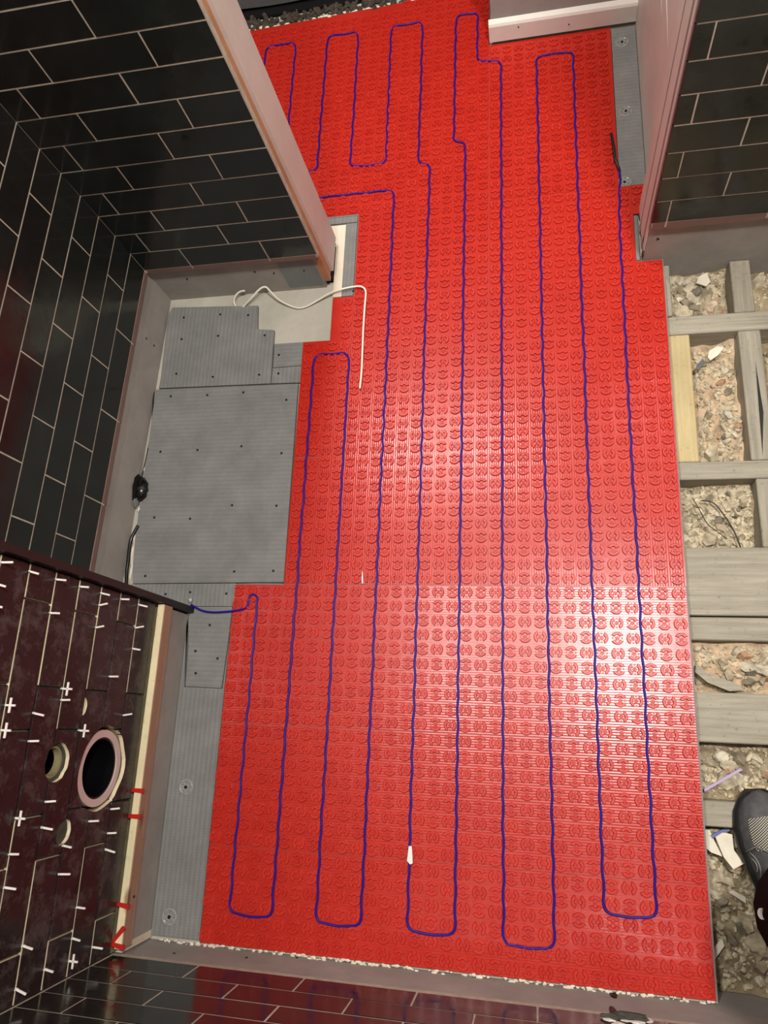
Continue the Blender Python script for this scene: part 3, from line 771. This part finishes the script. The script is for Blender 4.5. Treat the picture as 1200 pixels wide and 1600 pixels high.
wc = MB().tube(smooth_path(wl3), .0025, 8).build('sensor_cable', M_WHITECABLE); tag(wc, 'thin white floor sensor cable trailing from bare concrete onto the red mat', 'cable')
a = W(566, 912, .0); b = W(566, 893, 0)
sp = MB().tube([(a.x, a.y, -.001), (b.x, b.y, -.0008)], [.0026, .0012], 8).build('sensor_tip', M_WHITE); tag(sp, 'tiny white sensor tip poking up at the mat seam', 'sensor')

# pipework and cables in the gap by the left shower wall
gp = empty('pipe_joint', (-.325, .98, -.005)); 
def gpt(x, y, z): return W(180 + x / 7.27, 700 + y / 7.27, z)
a = gpt(305, 480, -.003); gp.location = (a.x, a.y, a.z); tag(gp, 'black push-fit pipe joint poking through the torn foot of the shower wall', 'pipe')
m = MB(); 
m.tube([(-.006, .030, -.004), (-.002, .022, 0), (0, .016, .001), (0, -.016, .001), (-.004, -.024, -.002)], [.007, .010, .0145, .0140, .008], 14); m.build('elbow', M_PIPE, gp)
ring(.0120, .0160, -.004, .004).build('collar', M_SHOEDARK, gp).rotation_euler = (0, 0, math.pi / 2)
m = MB(); blob(m, (-.011, .004, .003), .007, .034, .020, 31, 12, 8); m.build('torn_dark_patch', M_GAP_SHADE, gp)  # black blob painted in as the dark of the torn hole
m = MB(); blob(m, (-.009, -.030, .002), .005, .016, .012, 12, 10, 6); m.build('torn_flap', M_TAPE, gp)
m = MB()
pp = [gpt(*q, -.004) for q in [(262, 880), (205, 985), (178, 1050), (160, 1150), (145, 1300), (130, 1420), (125, 1560), (118, 1680)]]
m.tube(smooth_path(pp), .0042, 8)
o = m.build('pipe_cable', M_PIPE); tag(o, 'black flexible pipe running in the gap under the shower wall near its front end', 'pipe')
m = MB(); m.tube(smooth_path([gpt(*q, -.006) for q in [(375, 0), (355, 110), (325, 230), (300, 330)]]), .0022, 6)
m.tube(smooth_path([gpt(*q, -.008) for q in [(375, 0), (420, -300), (450, -900), (510, -1400)]]), .0022, 6)
o = m.build('gap_cable', M_BLACK); tag(o, 'thin black cable in the gap between shower wall and largest grey board', 'cable')
m = MB()
for q, sx, sy in [((320, 360), .0035, .014), ((325, 440), .005, .006), ((275, 690), .006, .010), ((225, 1000), .004, .022), ((200, 1200), .0035, .030), ((180, 1420), .003, .022), ((345, 200), .0022, .030), ((370, 60), .002, .02)]:
    c = gpt(*q, -.009); blob(m, (c.x, c.y, -.010), sx, sy, .005, q[1], 8, 6)
o = m.build('plaster_lumps', M_CREAM); tag(o, 'cream plaster lumps filling the gap at the foot of the shower wall', 'plaster', kind='stuff')

# ------------------------------------------------------------------ spacers and wedges on the half wall
h1 = lambda x, y: (x / 3.4286, 820 + y / 3.4286)
h2 = lambda x, y: (x / 3.4286, 1180 + y / 3.4286)
SP_P = [h1(*a) for a in [(75, 135), (230, 205), (350, 265), (480, 290), (575, 320), (680, 382), (765, 418), (25, 320), (15, 440), (565, 432), (310, 475), (532, 548), (740, 548), (722, 660), (610, 812), (345, 938), (195, 1008), (165, 1160), (675, 1020)]] + \
       [h2(*a) for a in [(240, 255), (220, 393), (335, 493), (305, 650), (50, 538), (30, 715), (590, 296), (470, 362), (568, 428), (558, 515), (390, 835), (105, 1040), (370, 1003), (475, 1052), (205, 1178), (60, 1280)]]
SP_C = [h1(*a) for a in [(290, 872), (40, 965), (75, 1100), (385, 1103)]] + [h2(*a) for a in [(155, 330), (350, 1128)]]
def cross_mesh(name, L, flat, leg=.0085, t=.0016):
    m = MB()
    if flat:   # a cross lying in a bed joint, seen as a plus from above
        m.box(-.006, L, -t, t, -.0012, .0012, .0003); m.box(L * .45 - t, L * .45 + t, -leg, leg, -.0012, .0012, .0003)
    else:      # a peg standing out of the joint with a short cross bar against the tiles
        m.box(-.006, L, -t, t, -.0012, .0012, .0003); m.box(.0006, .0024, -.0010, .0010, -leg * .45, leg * .55, .0002)
    return m.mesh(name, M_WHITE)
SPM = [cross_mesh('tile_spacer', .019, False), cross_mesh('tile_spacer', .017, False), cross_mesh('tile_spacer', .016, True, .011)]
SPL = []
for i, (x, y) in enumerate(SP_P + SP_C):
    flat = i >= len(SP_P)
    c = W(x - (7 if not flat else 3), y, XH, 0)
    k = round((c.z - Z0) / TP); z = Z0 + k * TP
    o = bpy.data.objects.new('tile_spacer', SPM[2] if flat else SPM[i % 2]); COL.objects.link(o)
    c = W(x - 9, y, XH, 0)
    o.location = (XH + .0004, min(c.y, .64), z)
    o.rotation_euler = (0, 0, 0) if flat else (0, R.uniform(-.18, .18), R.uniform(-.30, .22))
    SPL.append((k, -o.location.y, flat, o))
ORD = ['batten', 'first', 'second', 'third', 'fourth', 'fifth', 'sixth', 'seventh', 'eighth', 'ninth', 'tenth', 'eleventh', 'twelfth']
for k in sorted(set(q[0] for q in SPL)):
    for flat in (False, True):
        row = sorted([q for q in SPL if q[0] == k and q[2] == flat], key=lambda q: q[1])
        for j, q in enumerate(row):
            kind = 'white plus-shaped spacer' if flat else 'white spacer peg'
            where = 'joint level with the batten top' if k == 0 else ORD[k] + ' long joint above the batten'
            pos = 'the only one' if len(row) == 1 else ORD[j + 1] + ' from the top'
            tag(q[3], kind + ' in the ' + where + ', ' + pos, 'tile spacer', 'plus-shaped tile spacers' if flat else 'peg tile spacers')
wm = MB().add([(-.018, -.0035, 0), (-.018, .0035, 0), (.014, .0040, 0), (.014, -.0040, 0), (-.018, -.0035, .0012), (-.018, .0035, .0012), (.014, .0040, .0062), (.014, -.0040, .0062)],
              [(0, 3, 2, 1), (4, 5, 6, 7), (0, 1, 5, 4), (1, 2, 6, 5), (2, 3, 7, 6), (3, 0, 4, 7)]).mesh('tile_wedge', M_REDWEDGE)
for i, q in enumerate([(715, 187), (690, 325), (620, 800), (590, 950), (575, 1015)]):
    x, y = h2(*q); c = W(x, y, .131)
    o = bpy.data.objects.new('tile_wedge', wm); COL.objects.link(o)
    o.location = (-.158, c.y, .1290); o.rotation_euler = (0, 0, [0, .05, -.08, .9, -.1][i])
    tag(o, 'red plastic wedge on the batten, ' + ['highest of five, just below the big pipe hole', 'brightest one, second below the pipe hole', 'third one, midway to the corner', 'tilted one near the corner', 'last one, nearest the corner'][i], 'tile wedge', 'red levelling wedges on the batten')

# ------------------------------------------------------------------ open joists and rubble on the right
ZJ = -.034
def timber(name, x0, x1, y0, y1, z0, z1, mat, label, rz=0):
    m = MB(); nx = 1
    m.box(x0, x1, y0, y1, z0, z1, .002)
    o = m.build(name, mat); tag(o, label, 'timber', 'floor timbers on the right'); return o
timber('cross_timber', .906, 2.03, 1.2965, 1.3415, -.165, ZJ, M_WOOD_X, 'weathered grey cross timber, farthest, just below the right tiled wall')
timber('packer_timber', .906, .952, .9935, 1.2955, -.165, ZJ - .001, M_NEWWOOD, 'yellowish newer timber strip lying along the red mat edge')
timber('floor_joist', 1.050, 1.092, 1.3425, 1.4740, -.165, ZJ, M_WOOD_Y, 'short grey joist running under the right tiled wall')
timber('floor_joist', 1.053, 1.098, .9935, 1.2955, -.165, ZJ, M_WOOD_Y, 'grey split joist right of the orange soil pit')
timber('cross_timber', .906, 2.03, .9535, .9925, -.165, ZJ, M_WOOD_X, 'weathered cross timber, second from the right tiled wall')
timber('floor_joist', 1.058, 1.100, .8065, .9525, -.165, ZJ, M_WOOD_Y, 'short grey joist right of the pit with the thin black wires')
timber('floor_plank', .906, 1.62, .667, .8055, -.062, ZJ + .002, M_WOOD_X, 'widest weathered grey plank, with knots, right of the mat')
timber('floor_plank', .906, 1.62, .6185, .6640, -.165, ZJ - .002, M_WOOD_X, 'narrow grey plank touching the widest plank')
timber('floor_plank', .906, 1.62, .4245, .5175, -.070, ZJ, M_WOOD_X, 'pale speckled grey plank between two rubble pits')
timber('cross_timber', .906, 1.62, .2750, .3200, -.165, ZJ - .002, M_WOOD_X, 'short grey timber running under the shoe')
timber('edge_timber', .9055, .920, 1.3425, 1.4740, -.165, -.030, M_WOOD_Y, 'thin timber edge beside the farthest rubble pit')
for (x0, y0, y1) in ((1.085, 1.0, 1.29),):
    s = MB(); s.add([(x0 - .010, y0, ZJ + .0003), (x0 + .001, y0 + .1, ZJ + .0003), (x0 - .004, y0 + .22, ZJ + .0003), (x0 - .007, y0 + .12, ZJ + .0003), (x0 - .010, y0, ZJ - .002), (x0 + .001, y0 + .1, ZJ - .002), (x0 - .004, y0 + .22, ZJ - .002), (x0 - .007, y0 + .12, ZJ - .002)], [(0, 1, 2, 3), (4, 5, 6, 7), (0, 1, 5, 4), (1, 2, 6, 5), (2, 3, 7, 6), (3, 0, 4, 7)])
    s.build('split', M_HOLE, bpy.data.objects['floor_joist.001'])

# chip shapes
def chip(seed, flat):
    m = MB(); rr = random.Random(seed); n = rr.randint(5, 7); a0 = rr.random() * 6
    pts = [((.6 + .5 * rr.random()) * math.cos(a0 + 2 * math.pi * i / n), (.5 + .4 * rr.random()) * math.sin(a0 + 2 * math.pi * i / n)) for i in range(n)]
    vs = [(x, y, -flat) for x, y in pts] + [(x * .8 + rr.uniform(-.1, .1), y * .8 + rr.uniform(-.1, .1), flat * rr.uniform(.5, 1.3)) for x, y in pts] + [(0, 0, flat * 1.1)]
    fs = [tuple(reversed(range(n)))] + [(i, (i + 1) % n, n + (i + 1) % n, n + i) for i in range(n)] + [(n + i, n + (i + 1) % n, 2 * n) for i in range(n)]
    m.add(vs, fs); return m
CHIPM = [chip(i, [.35, .5, .22][i % 3]) for i in range(9)]
CHIPS = [c.mesh('stone', M_STONE) for c in CHIPM]
PS = 1.45
def pit(x0, x1, y0, y1, label, zc=-.100, seed=0, n=70, lump=None, ntiny=500, smax=.016, soil=None):
    rr = random.Random(seed + 5)
    def H(x, y):
        h = zc + .030 * noise.noise((x * 9, y * 9, seed)) + .012 * noise.noise((x * 30, y * 30, seed + 3)) + .005 * noise.noise((x * 90, y * 90, seed))
        if lump: h += lump[4] * math.exp(-((x - lump[0]) / lump[2]) ** 2 - ((y - lump[1]) / lump[3]) ** 2)
        return min(h, -.045)
    m = MB(); st = .006; nx = int((x1 - x0) / st) + 1; ny = int((y1 - y0) / st) + 1
    vs = [(x0 + (x1 - x0) * i / nx, y0 + (y1 - y0) * j / ny, H(x0 + (x1 - x0) * i / nx, y0 + (y1 - y0) * j / ny)) for j in range(ny + 1) for i in range(nx + 1)]
    m.add(vs, [(j * (nx + 1) + i, j * (nx + 1) + i + 1, (j + 1) * (nx + 1) + i + 1, (j + 1) * (nx + 1) + i) for j in range(ny) for i in range(nx)], True)
    b = len(m.v)
    o = m.build('rubble_bed', soil or M_SOIL); tag(o, label, 'rubble', 'rubble between the joists')
    for q in range(n):
        s = rr.uniform(.005, smax * PS) * (1.35 if rr.random() < .12 else 1); x = rr.uniform(x0 + s, x1 - s); y = rr.uniform(y0 + s, y1 - s)
        M = Matrix.Translation((x, y, H(x, y) + s * .22)) @ Euler((rr.uniform(-.6, .6), rr.uniform(-.6, .6), rr.uniform(0, 6.3))).to_matrix().to_4x4() @ Matrix.Diagonal((s, s * rr.uniform(.6, 1), s * .8, 1))
        inst('stone', CHIPS[rr.randrange(9)], o, M)
    t = MB()
    for q in range(ntiny):
        s = rr.uniform(.0018, .0075); x = rr.uniform(x0 + s, x1 - s); y = rr.uniform(y0 + s, y1 - s)
        M = Matrix.Translation((x, y, H(x, y) + s * .2)) @ Euler((rr.uniform(-.9, .9), rr.uniform(-.9, .9), rr.uniform(0, 6.3))).to_matrix().to_4x4() @ Matrix.Diagonal((s * rr.uniform(1, 2), s, s, 1))
        c = CHIPM[rr.randrange(9)]; t.add([M @ Vector(v) for v in c.v], c.f)
    k = t.build('small_debris', M_CHIPS, o); k['kind'] = 'stuff'
    return o, H
pit(.9205, 1.0495, 1.342, 1.475, 'grey-white broken plaster rubble in the farthest pit under the right tiled wall', -.085, 1, 110, ntiny=900, smax=.018)
pit(1.0925, 1.62, 1.342, 1.475, 'rubble beyond the short joist at the right edge, farthest pit', -.080, 2, 90, ntiny=500, smax=.02)
pit(.9525, 1.0525, .993, 1.296, 'orange-beige lumpy soil and plaster in the long narrow pit', -.090, 3, 42, (1.015, 1.12, .03, .10, .030), 420, .012, M_CLAY)
pit(1.0985, 1.62, .993, 1.296, 'dark rubble pit beyond the split joist at the right edge', -.10, 4, 80, ntiny=500)
pit(.906, 1.0575, .806, .953, 'shredded beige rubble with thin black wires in the square pit', -.080, 5, 90, ntiny=1100, smax=.012)
pit(1.1005, 1.62, .806, .953, 'rubble beyond the joist beside the square pit', -.09, 6, 60, ntiny=400)
pit(.906, 1.62, .518, .618, 'cream stones and orange clay in the pit between the two plank pairs', -.070, 7, 120, (1.00, .57, .05, .03, .015), 900, .016, M_CLAY)
pit(.906, 1.62, .3205, .424, 'pale rubble with a lilac strip just above the shoe', -.072, 8, 130, ntiny=1100)
pr, HR = pit(.9055, 1.62, -.005, .2745, 'dusty rubble and plaster offcuts beside the shoe in the bottom right corner', -.072, 9, 260, ntiny=2600, smax=.018)

def slab(pts, z0, z1): return MB().prism([tuple(W(x, y, z1)[:2]) for x, y in pts], z0, z1)
s5 = lambda x, y: (1100 + x / 5.33, 1180 + y / 5.33)
for pts, z, mat, nm, lab, cat in [
    ([s5(95, 680), s5(150, 640), s5(235, 660), s5(250, 790), s5(330, 905), s5(245, 950), s5(165, 850)], -.042, M_CREAM, 'board_offcut', 'cream curved board offcut left of the shoe', 'offcut'),
    ([s5(5, 620), s5(45, 620), s5(90, 720), s5(155, 845), s5(60, 810), s5(25, 780)], -.050, M_CREAM, 'board_offcut', 'pale triangular offcut tucked under the mat edge by the shoe', 'offcut'),
    ([s5(205, 1140), s5(350, 1235), s5(345, 1180), s5(240, 1125)], -.045, M_CREAM, 'board_offcut', 'cream wedge-shaped offcut below the curved one', 'offcut'),
    ([(1118, 1478), (1128, 1466), (1132, 1478), (1122, 1492), (1112, 1508), (1108, 1500)], -.048, M_CREAM, 'board_offcut', 'long pale flake of plaster in the bottom right rubble', 'offcut'),
    ([s5(0, 280), s5(300, 108), s5(325, 122), s5(5, 305)], -.046, M_LILAC, 'plastic_strip', 'thin lilac plastic strip on the rubble above the shoe', 'strip'),
    ([s5(60, 665), s5(150, 620), s5(215, 618), s5(210, 634), s5(150, 645), s5(80, 690)], -.040, M_BLUEGREY, 'plastic_strip', 'short dusty blue plastic strip touching the cream offcut', 'strip'),
    ([(1088, 1036), (1105, 1052), (1150, 1068), (1165, 1078), (1140, 1080), (1105, 1066), (1086, 1050)], -.050, M_WOOD_X, 'wood_splinter', 'long grey wood splinter in the clay and stone pit', 'splinter'),
    ([(1108, 548), (1120, 541), (1131, 543), (1122, 555), (1110, 563), (1106, 558)], -.058, M_CREAM, 'plaster_flake', 'cream plaster flake at the top of the long narrow pit', 'flake'),
    ([(1089, 570), (1098, 560), (1102, 566), (1092, 578), (1087, 577)], -.060, M_DARKGREY, 'plaster_flake', 'grey flake beside the cream flake in the narrow pit', 'flake'),
    ([(1092, 432), (1104, 426), (1110, 440), (1104, 447), (1088, 442)], -.060, M_CREAM, 'plaster_flake', 'large plaster flake in the farthest pit', 'flake')]:
    o = slab(pts, z - .003, z).build(nm, mat); tag(o, lab, cat)
wr_ = MB(); wr_.tube(smooth_path([W(x, y, -.058) for x, y in [(1096, 782), (1115, 786), (1132, 806), (1147, 830), (1157, 855)]]), .0015, 6)
o = wr_.build('black_wire', M_BLACK); tag(o, 'longer black wire arching over the square pit rubble', 'wire')
wr_ = MB(); wr_.tube(smooth_path([W(x, y, -.060) for x, y in [(1082, 778), (1092, 795), (1105, 818), (1120, 830), (1136, 842)]]), .001, 6)
o = wr_.build('black_wire', M_BLACK); tag(o, 'thinner black wire on the left of the square pit', 'wire')

# ------------------------------------------------------------------ the photographer's leg and body
person = empty('person', (1.07, .14, -.034))
tag(person, 'person at bottom right, only a charcoal trainer and black trouser leg in view', 'person')
def at_person(v): return Vector(v) - Vector(person.location)
def loft(rings, smooth=True, cap=True):
    m = MB(); n = len(rings[0]); vs = [p for r in rings for p in r]
    fs = [(i * n + k, i * n + (k + 1) % n, (i + 1) * n + (k + 1) % n, (i + 1) * n + k) for i in range(len(rings) - 1) for k in range(n)]
    if cap: fs += [tuple(reversed(range(n))), tuple(range((len(rings) - 1) * n, len(rings) * n))]
    return m.add(vs, fs, smooth)
def make_shoe(ox, oy, oz, rz, name_side):
    # local: y forward (heel 0 .. toe .29)
    secs = [(.000, .022, .062, 0), (.012, .031, .078, 0), (.05, .034, .092, 0), (.09, .034, .098, 0), (.13, .036, .088, -.001), (.17, .040, .072, -.002), (.205, .0435, .060, -.001), (.235, .043, .052, .001), (.262, .037, .046, .004), (.280, .026, .038, .007), (.290, .010, .026, .009)]
    def ring_at(y, w, h, cx, zb=.010, n=20, grow=0):
        out = []
        for k in range(n):
            a = 2 * math.pi * k / n; c = math.cos(a); s = math.sin(a)
            x = cx + (w + grow) * math.copysign(abs(c) ** .8, c)
            z = zb + ((h + grow - zb) * abs(s) ** .85 if s > 0 else -.004 * abs(s))
            if s > 0: x = cx + (x - cx) * (1 - .25 * s * s)
            out.append(Vector((x, y, z)))
        return out
    M = Matrix.Translation(at_person((ox, oy, oz))) @ Matrix.Rotation(rz, 4, 'Z')
    sh = loft([[M @ p for p in ring_at(*s)] for s in secs]).build('shoe', M_SHOE, person); tag(sh, 'charcoal trainer with perforated toe' if name_side else 'other charcoal trainer')
    so = []
    for y, w, h, cx in secs:
        so.append([M @ Vector(p) for p in [(cx - w - .005, y + (-.004 if y == 0 else .004 if y > .28 else 0), 0), (cx + w + .005, y, 0), (cx + w + .006, y, .012), (cx + w + .001, y, .021), (cx - w - .001, y, .021), (cx - w - .006, y, .012)]])
    loft(so, True).build('sole', M_SHOEDARK, sh)
    # perforated toe panel following the toe box
    pan = []
    for y, w, h, cx in [(.198, .0428, .0625, -.001), (.21, .0436, .0590, -.001), (.225, .0434, .0550, .000), (.240, .0415, .0512, .002), (.250, .0395, .0485, .003)]:
        pan.append([M @ p for p in [ring_at(y, w, h, cx, grow=.0022, n=40)[k] for k in range(6, 16)]])
    m = MB(); n = len(pan[0]); m.add([p for r in pan for p in r], [(i * n + k, i * n + k + 1, (i + 1) * n + k + 1, (i + 1) * n + k) for i in range(len(pan) - 1) for k in range(n - 1)], True)
    m.build('toe_mesh', M_PERF, sh)
    # overlay lines on the sides and toe
    for sgn in (-1, 1):
        for a, b, c in (((.10, .045), (.125, .075), (.150, .040)), ((.112, .042), (.126, .062), (.140, .040)), ((.150, .040), (.175, .062), (.196, .036)), ((.162, .038), (.176, .052), (.186, .036)), ((.055, .05), (.07, .085), (.095, .05))):
            pts = []
            for t in [i / 8 for i in range(9)]:
                y = a[0] * (1 - t) ** 2 + 2 * b[0] * t * (1 - t) + c[0] * t * t; z = a[1] * (1 - t) ** 2 + 2 * b[1] * t * (1 - t) + c[1] * t * t
                # width of the shoe at y
                for s0, s1 in zip(secs[:-1], secs[1:]):
                    if s0[0] <= y <= s1[0]:
                        f = (y - s0[0]) / (s1[0] - s0[0]); w_ = s0[1] * (1 - f) + s1[1] * f; h_ = s0[2] * (1 - f) + s1[2] * f; cx = s0[3] * (1 - f) + s1[3] * f
                sz = min(.98, max(0, (z - .010) / (h_ - .010)) ** (1 / .85)); cc = math.sqrt(1 - sz * sz) ** .8
                pts.append(M @ Vector((cx + sgn * (w_ * cc * (1 - .25 * sz * sz) + .0008), y, z)))
            MB().tube(pts, .0014, 6).build('piping', M_SHOELINE, sh)
    for i in range(5):
        y = .112 + .016 * i; h = .098 - .30 * max(0, y - .10)
        MB().tube([M @ Vector(p) for p in [(-.018, y, h - .010), (-.008, y + .004, h - .001), (.008, y - .002, h), (.018, y, h - .009)]], .0022, 6).build('lace', M_SHOEDARK, sh)
    MB().tube([M @ Vector(p) for p in [(-.045, .196, .034), (-.030, .206, .056), (0, .186, .073), (.028, .206, .057), (.044, .2, .034)]], .0016, 6).build('toe_seam', M_SHOELINE, sh)
    return sh
make_shoe(1.058, .060, -.036, .24, True)
make_shoe(1.340, .065, -.036, -.12, False)
def skin_mesh(name, pts, edges, rad, mat, parent, root=0, sub=2):
    me = bpy.data.meshes.new(name); me.from_pydata([at_person(p) for p in pts], edges, []); me.update()
    o = bpy.data.objects.new(name, me); COL.objects.link(o)
    md = o.modifiers.new('s', 'SKIN'); md.use_smooth_shade = True
    sv = me.skin_vertices[0].data
    for i, r in enumerate(rad):
        sv[i].radius = (r, r) if not isinstance(r, tuple) else r
    sv[root].use_root = True
    md2 = o.modifiers.new('u', 'SUBSURF'); md2.levels = sub; md2.render_levels = sub
    bpy.context.view_layer.update(); dg = bpy.context.evaluated_depsgraph_get()
    m2 = bpy.data.meshes.new_from_object(o.evaluated_get(dg)); o.modifiers.clear(); o.data = m2; m2.materials.clear(); m2.materials.append(mat)
    for p in m2.polygons: p.use_smooth = True
    o.parent = parent; return o
# trousers: pelvis, two legs (near knee bent forward)
KX, KY, KZ = .998, .226, .42
TR = [(1.22, .125, .86), (1.13, .130, .78), (KX, KY, KZ), (1.022, .172, .16), (1.030, .165, .060), (1.31, .130, .78), (1.34, .165, .42), (1.34, .125, .10), (1.34, .120, .045), (1.22, .125, .98)]
trs = skin_mesh('trousers', TR, [(0, 1), (1, 2), (2, 3), (3, 4), (0, 5), (5, 6), (6, 7), (7, 8), (0, 9)], [.115, .098, .106, .090, .092, .088, .064, .056, .058, .115], M_FABRIC, person); tag(trs, 'black trousers')
# small white crescent mark on the trouser leg
bpy.context.view_layer.update()
d0 = (W(1193, 1428, .1) - CAM_LOC).normalized()
hit = SC.ray_cast(bpy.context.evaluated_depsgraph_get(), CAM_LOC, d0)
if hit[0] and hit[4].name.startswith('trousers'):
    nn = (hit[2] - d0 * .8).normalized(); cc = hit[1] + hit[2] * .0030; ax = nn.cross(Vector((0, 1, 0))).normalized(); ay = nn.cross(ax).normalized()
    if ay.y < 0: ay = -ay
    n = 12; ol = []
    for q in range(n + 1):
        a = math.radians(70 + 220 * q / n); ol.append((.0075 * math.cos(a), .0075 * math.sin(a)))
    for q in range(n - 1, 0, -1):
        a = math.radians(70 + 220 * q / n); ol.append((.0026 + .0058 * math.cos(a) * .75, .0068 * math.sin(a)))
    k = len(ol); m = MB().add([at_person(cc + ax * x * (-1 if ax.x < 0 else 1) + ay * y) for x, y in ol] + [at_person(cc - nn * .0035 + ax * x * (-1 if ax.x < 0 else 1) + ay * y) for x, y in ol],
        [tuple(range(k))] + [(q, (q + 1) % k, k + (q + 1) % k, k + q) for q in range(k)])
    tag(m.build('crescent_mark', M_WHITE, person), 'small white crescent mark on the trouser leg')
BD = [ # body
 (1.220, .125, .97), (1.220, .125, 1.15), (1.215, .130, 1.34), (1.210, .135, 1.46), (1.205, .145, 1.51),   # pelvis..neck
 (1.040, .130, 1.43), (0.965, .165, 1.17), (0.840, .255, 1.33), (0.785, .300, 1.40),                           # left arm up to the phone
 (1.385, .130, 1.43), (1.415, .165, 1.15), (1.230, .300, 1.27), (1.130, .360, 1.33),                        # right arm bent in
 (1.200, .165, 1.565), (1.198, .175, 1.64), (1.198, .168, 1.700)]
jk = skin_mesh('work_top', [BD[i] for i in (0, 1, 2, 3, 5, 6, 7, 9, 10, 11)], [(0, 1), (1, 2), (2, 3), (2, 4), (4, 5), (5, 6), (2, 7), (7, 8), (8, 9)], [.125, .12, .125, .06, .062, .050, .042, .062, .050, .042], M_JACKET, person); tag(jk, 'dark work top')
def hand(o, d, side):
    """palm + five separate curled fingers from wrist o towards d"""
    o = Vector(o); d = Vector(d).normalized(); s = d.cross(Vector((0, 0, 1))).normalized() * side; u = s.cross(d).normalized() * side
    pts = [o, o + d * .045, o + d * .08]; ed = [(0, 1), (1, 2)]; rad = [.026, (.034, .016), (.036, .014)]
    for k, (off, ln) in enumerate(((-.030, .060), (-.010, .074), (.010, .080), (.030, .072))):
        b = len(pts); base = o + d * .080 + s * off
        pts += [base, base + d * ln * .45 - u * .006, base + d * ln * .8 - u * .022, base + d * ln - u * .036]; rad += [.0095, .009, .0085, .007]
        ed += [(2, b), (b, b + 1), (b + 1, b + 2), (b + 2, b + 3)]
    b = len(pts); base = o + d * .03 + s * .034
    pts += [base, base + d * .03 + s * .018 - u * .01, base + d * .055 + s * .020 - u * .02]; rad += [.012, .010, .0085]; ed += [(1, b), (b, b + 1), (b + 1, b + 2)]
    return pts, ed, rad
bp = [BD[0], BD[1], BD[2], BD[3], BD[4], BD[13], BD[14], BD[15]]; be = [(i, i + 1) for i in range(7)]; br = [.10, .10, .105, .055, .052, .070, .092, .070]
for idx in ((5, 6, 7, 8), (9, 10, 11, 12)):
    b = len(bp); bp += [BD[i] for i in idx]; be += [(2, b), (b, b + 1), (b + 1, b + 2), (b + 2, b + 3)]; br += [.05, .04, .034, .026]
    p, e2, r2 = hand(BD[idx[3]], Vector(BD[idx[3]]) - Vector(BD[idx[2]]), 1 if idx[0] == 5 else -1)
    k = len(bp); bp += p[1:]; br += r2[1:]
    mp = lambda q: (b + 3) if q == 0 else k + q - 1
    be += [(mp(x), mp(y)) for x, y in e2]
for ax_, ay_ in ((1.09, .13), (1.28, .13)):
    pass
body = skin_mesh('body', bp, be, br, M_SKIN, person, 0)
hr = MB(); c = at_person((1.198, .155, 1.690)); blob(hr, c, .080, .092, .062, .3, 24, 16); hr.sm = [True] * len(hr.sm); hair = hr.build('hair', M_HAIR, person)
for sx in (-1, 1):
    m = MB(); c = at_person((1.198 + sx * .034, .262, 1.635)); blob(m, (c[0], c[1] - .010, c[2]), .010, .006, .005, 1, 10, 6); m.build('eye', M_WHITE, person)
    m = MB(); c = at_person((1.198 + sx * .090, .165, 1.625)); blob(m, c, .010, .018, .030, 4, 10, 6); m.build('ear', M_SKIN, person)
m = MB(); c = at_person((1.198, .272, 1.61)); blob(m, c, .012, .016, .022, 6, 10, 6); m.build('nose', M_SKIN, person)
m = MB(); c = at_person((1.198, .255, 1.575)); blob(m, c, .024, .008, .007, 8, 10, 6); m.build('mouth', mat_plain('lips', srgb(160, 95, 85), .5), person)
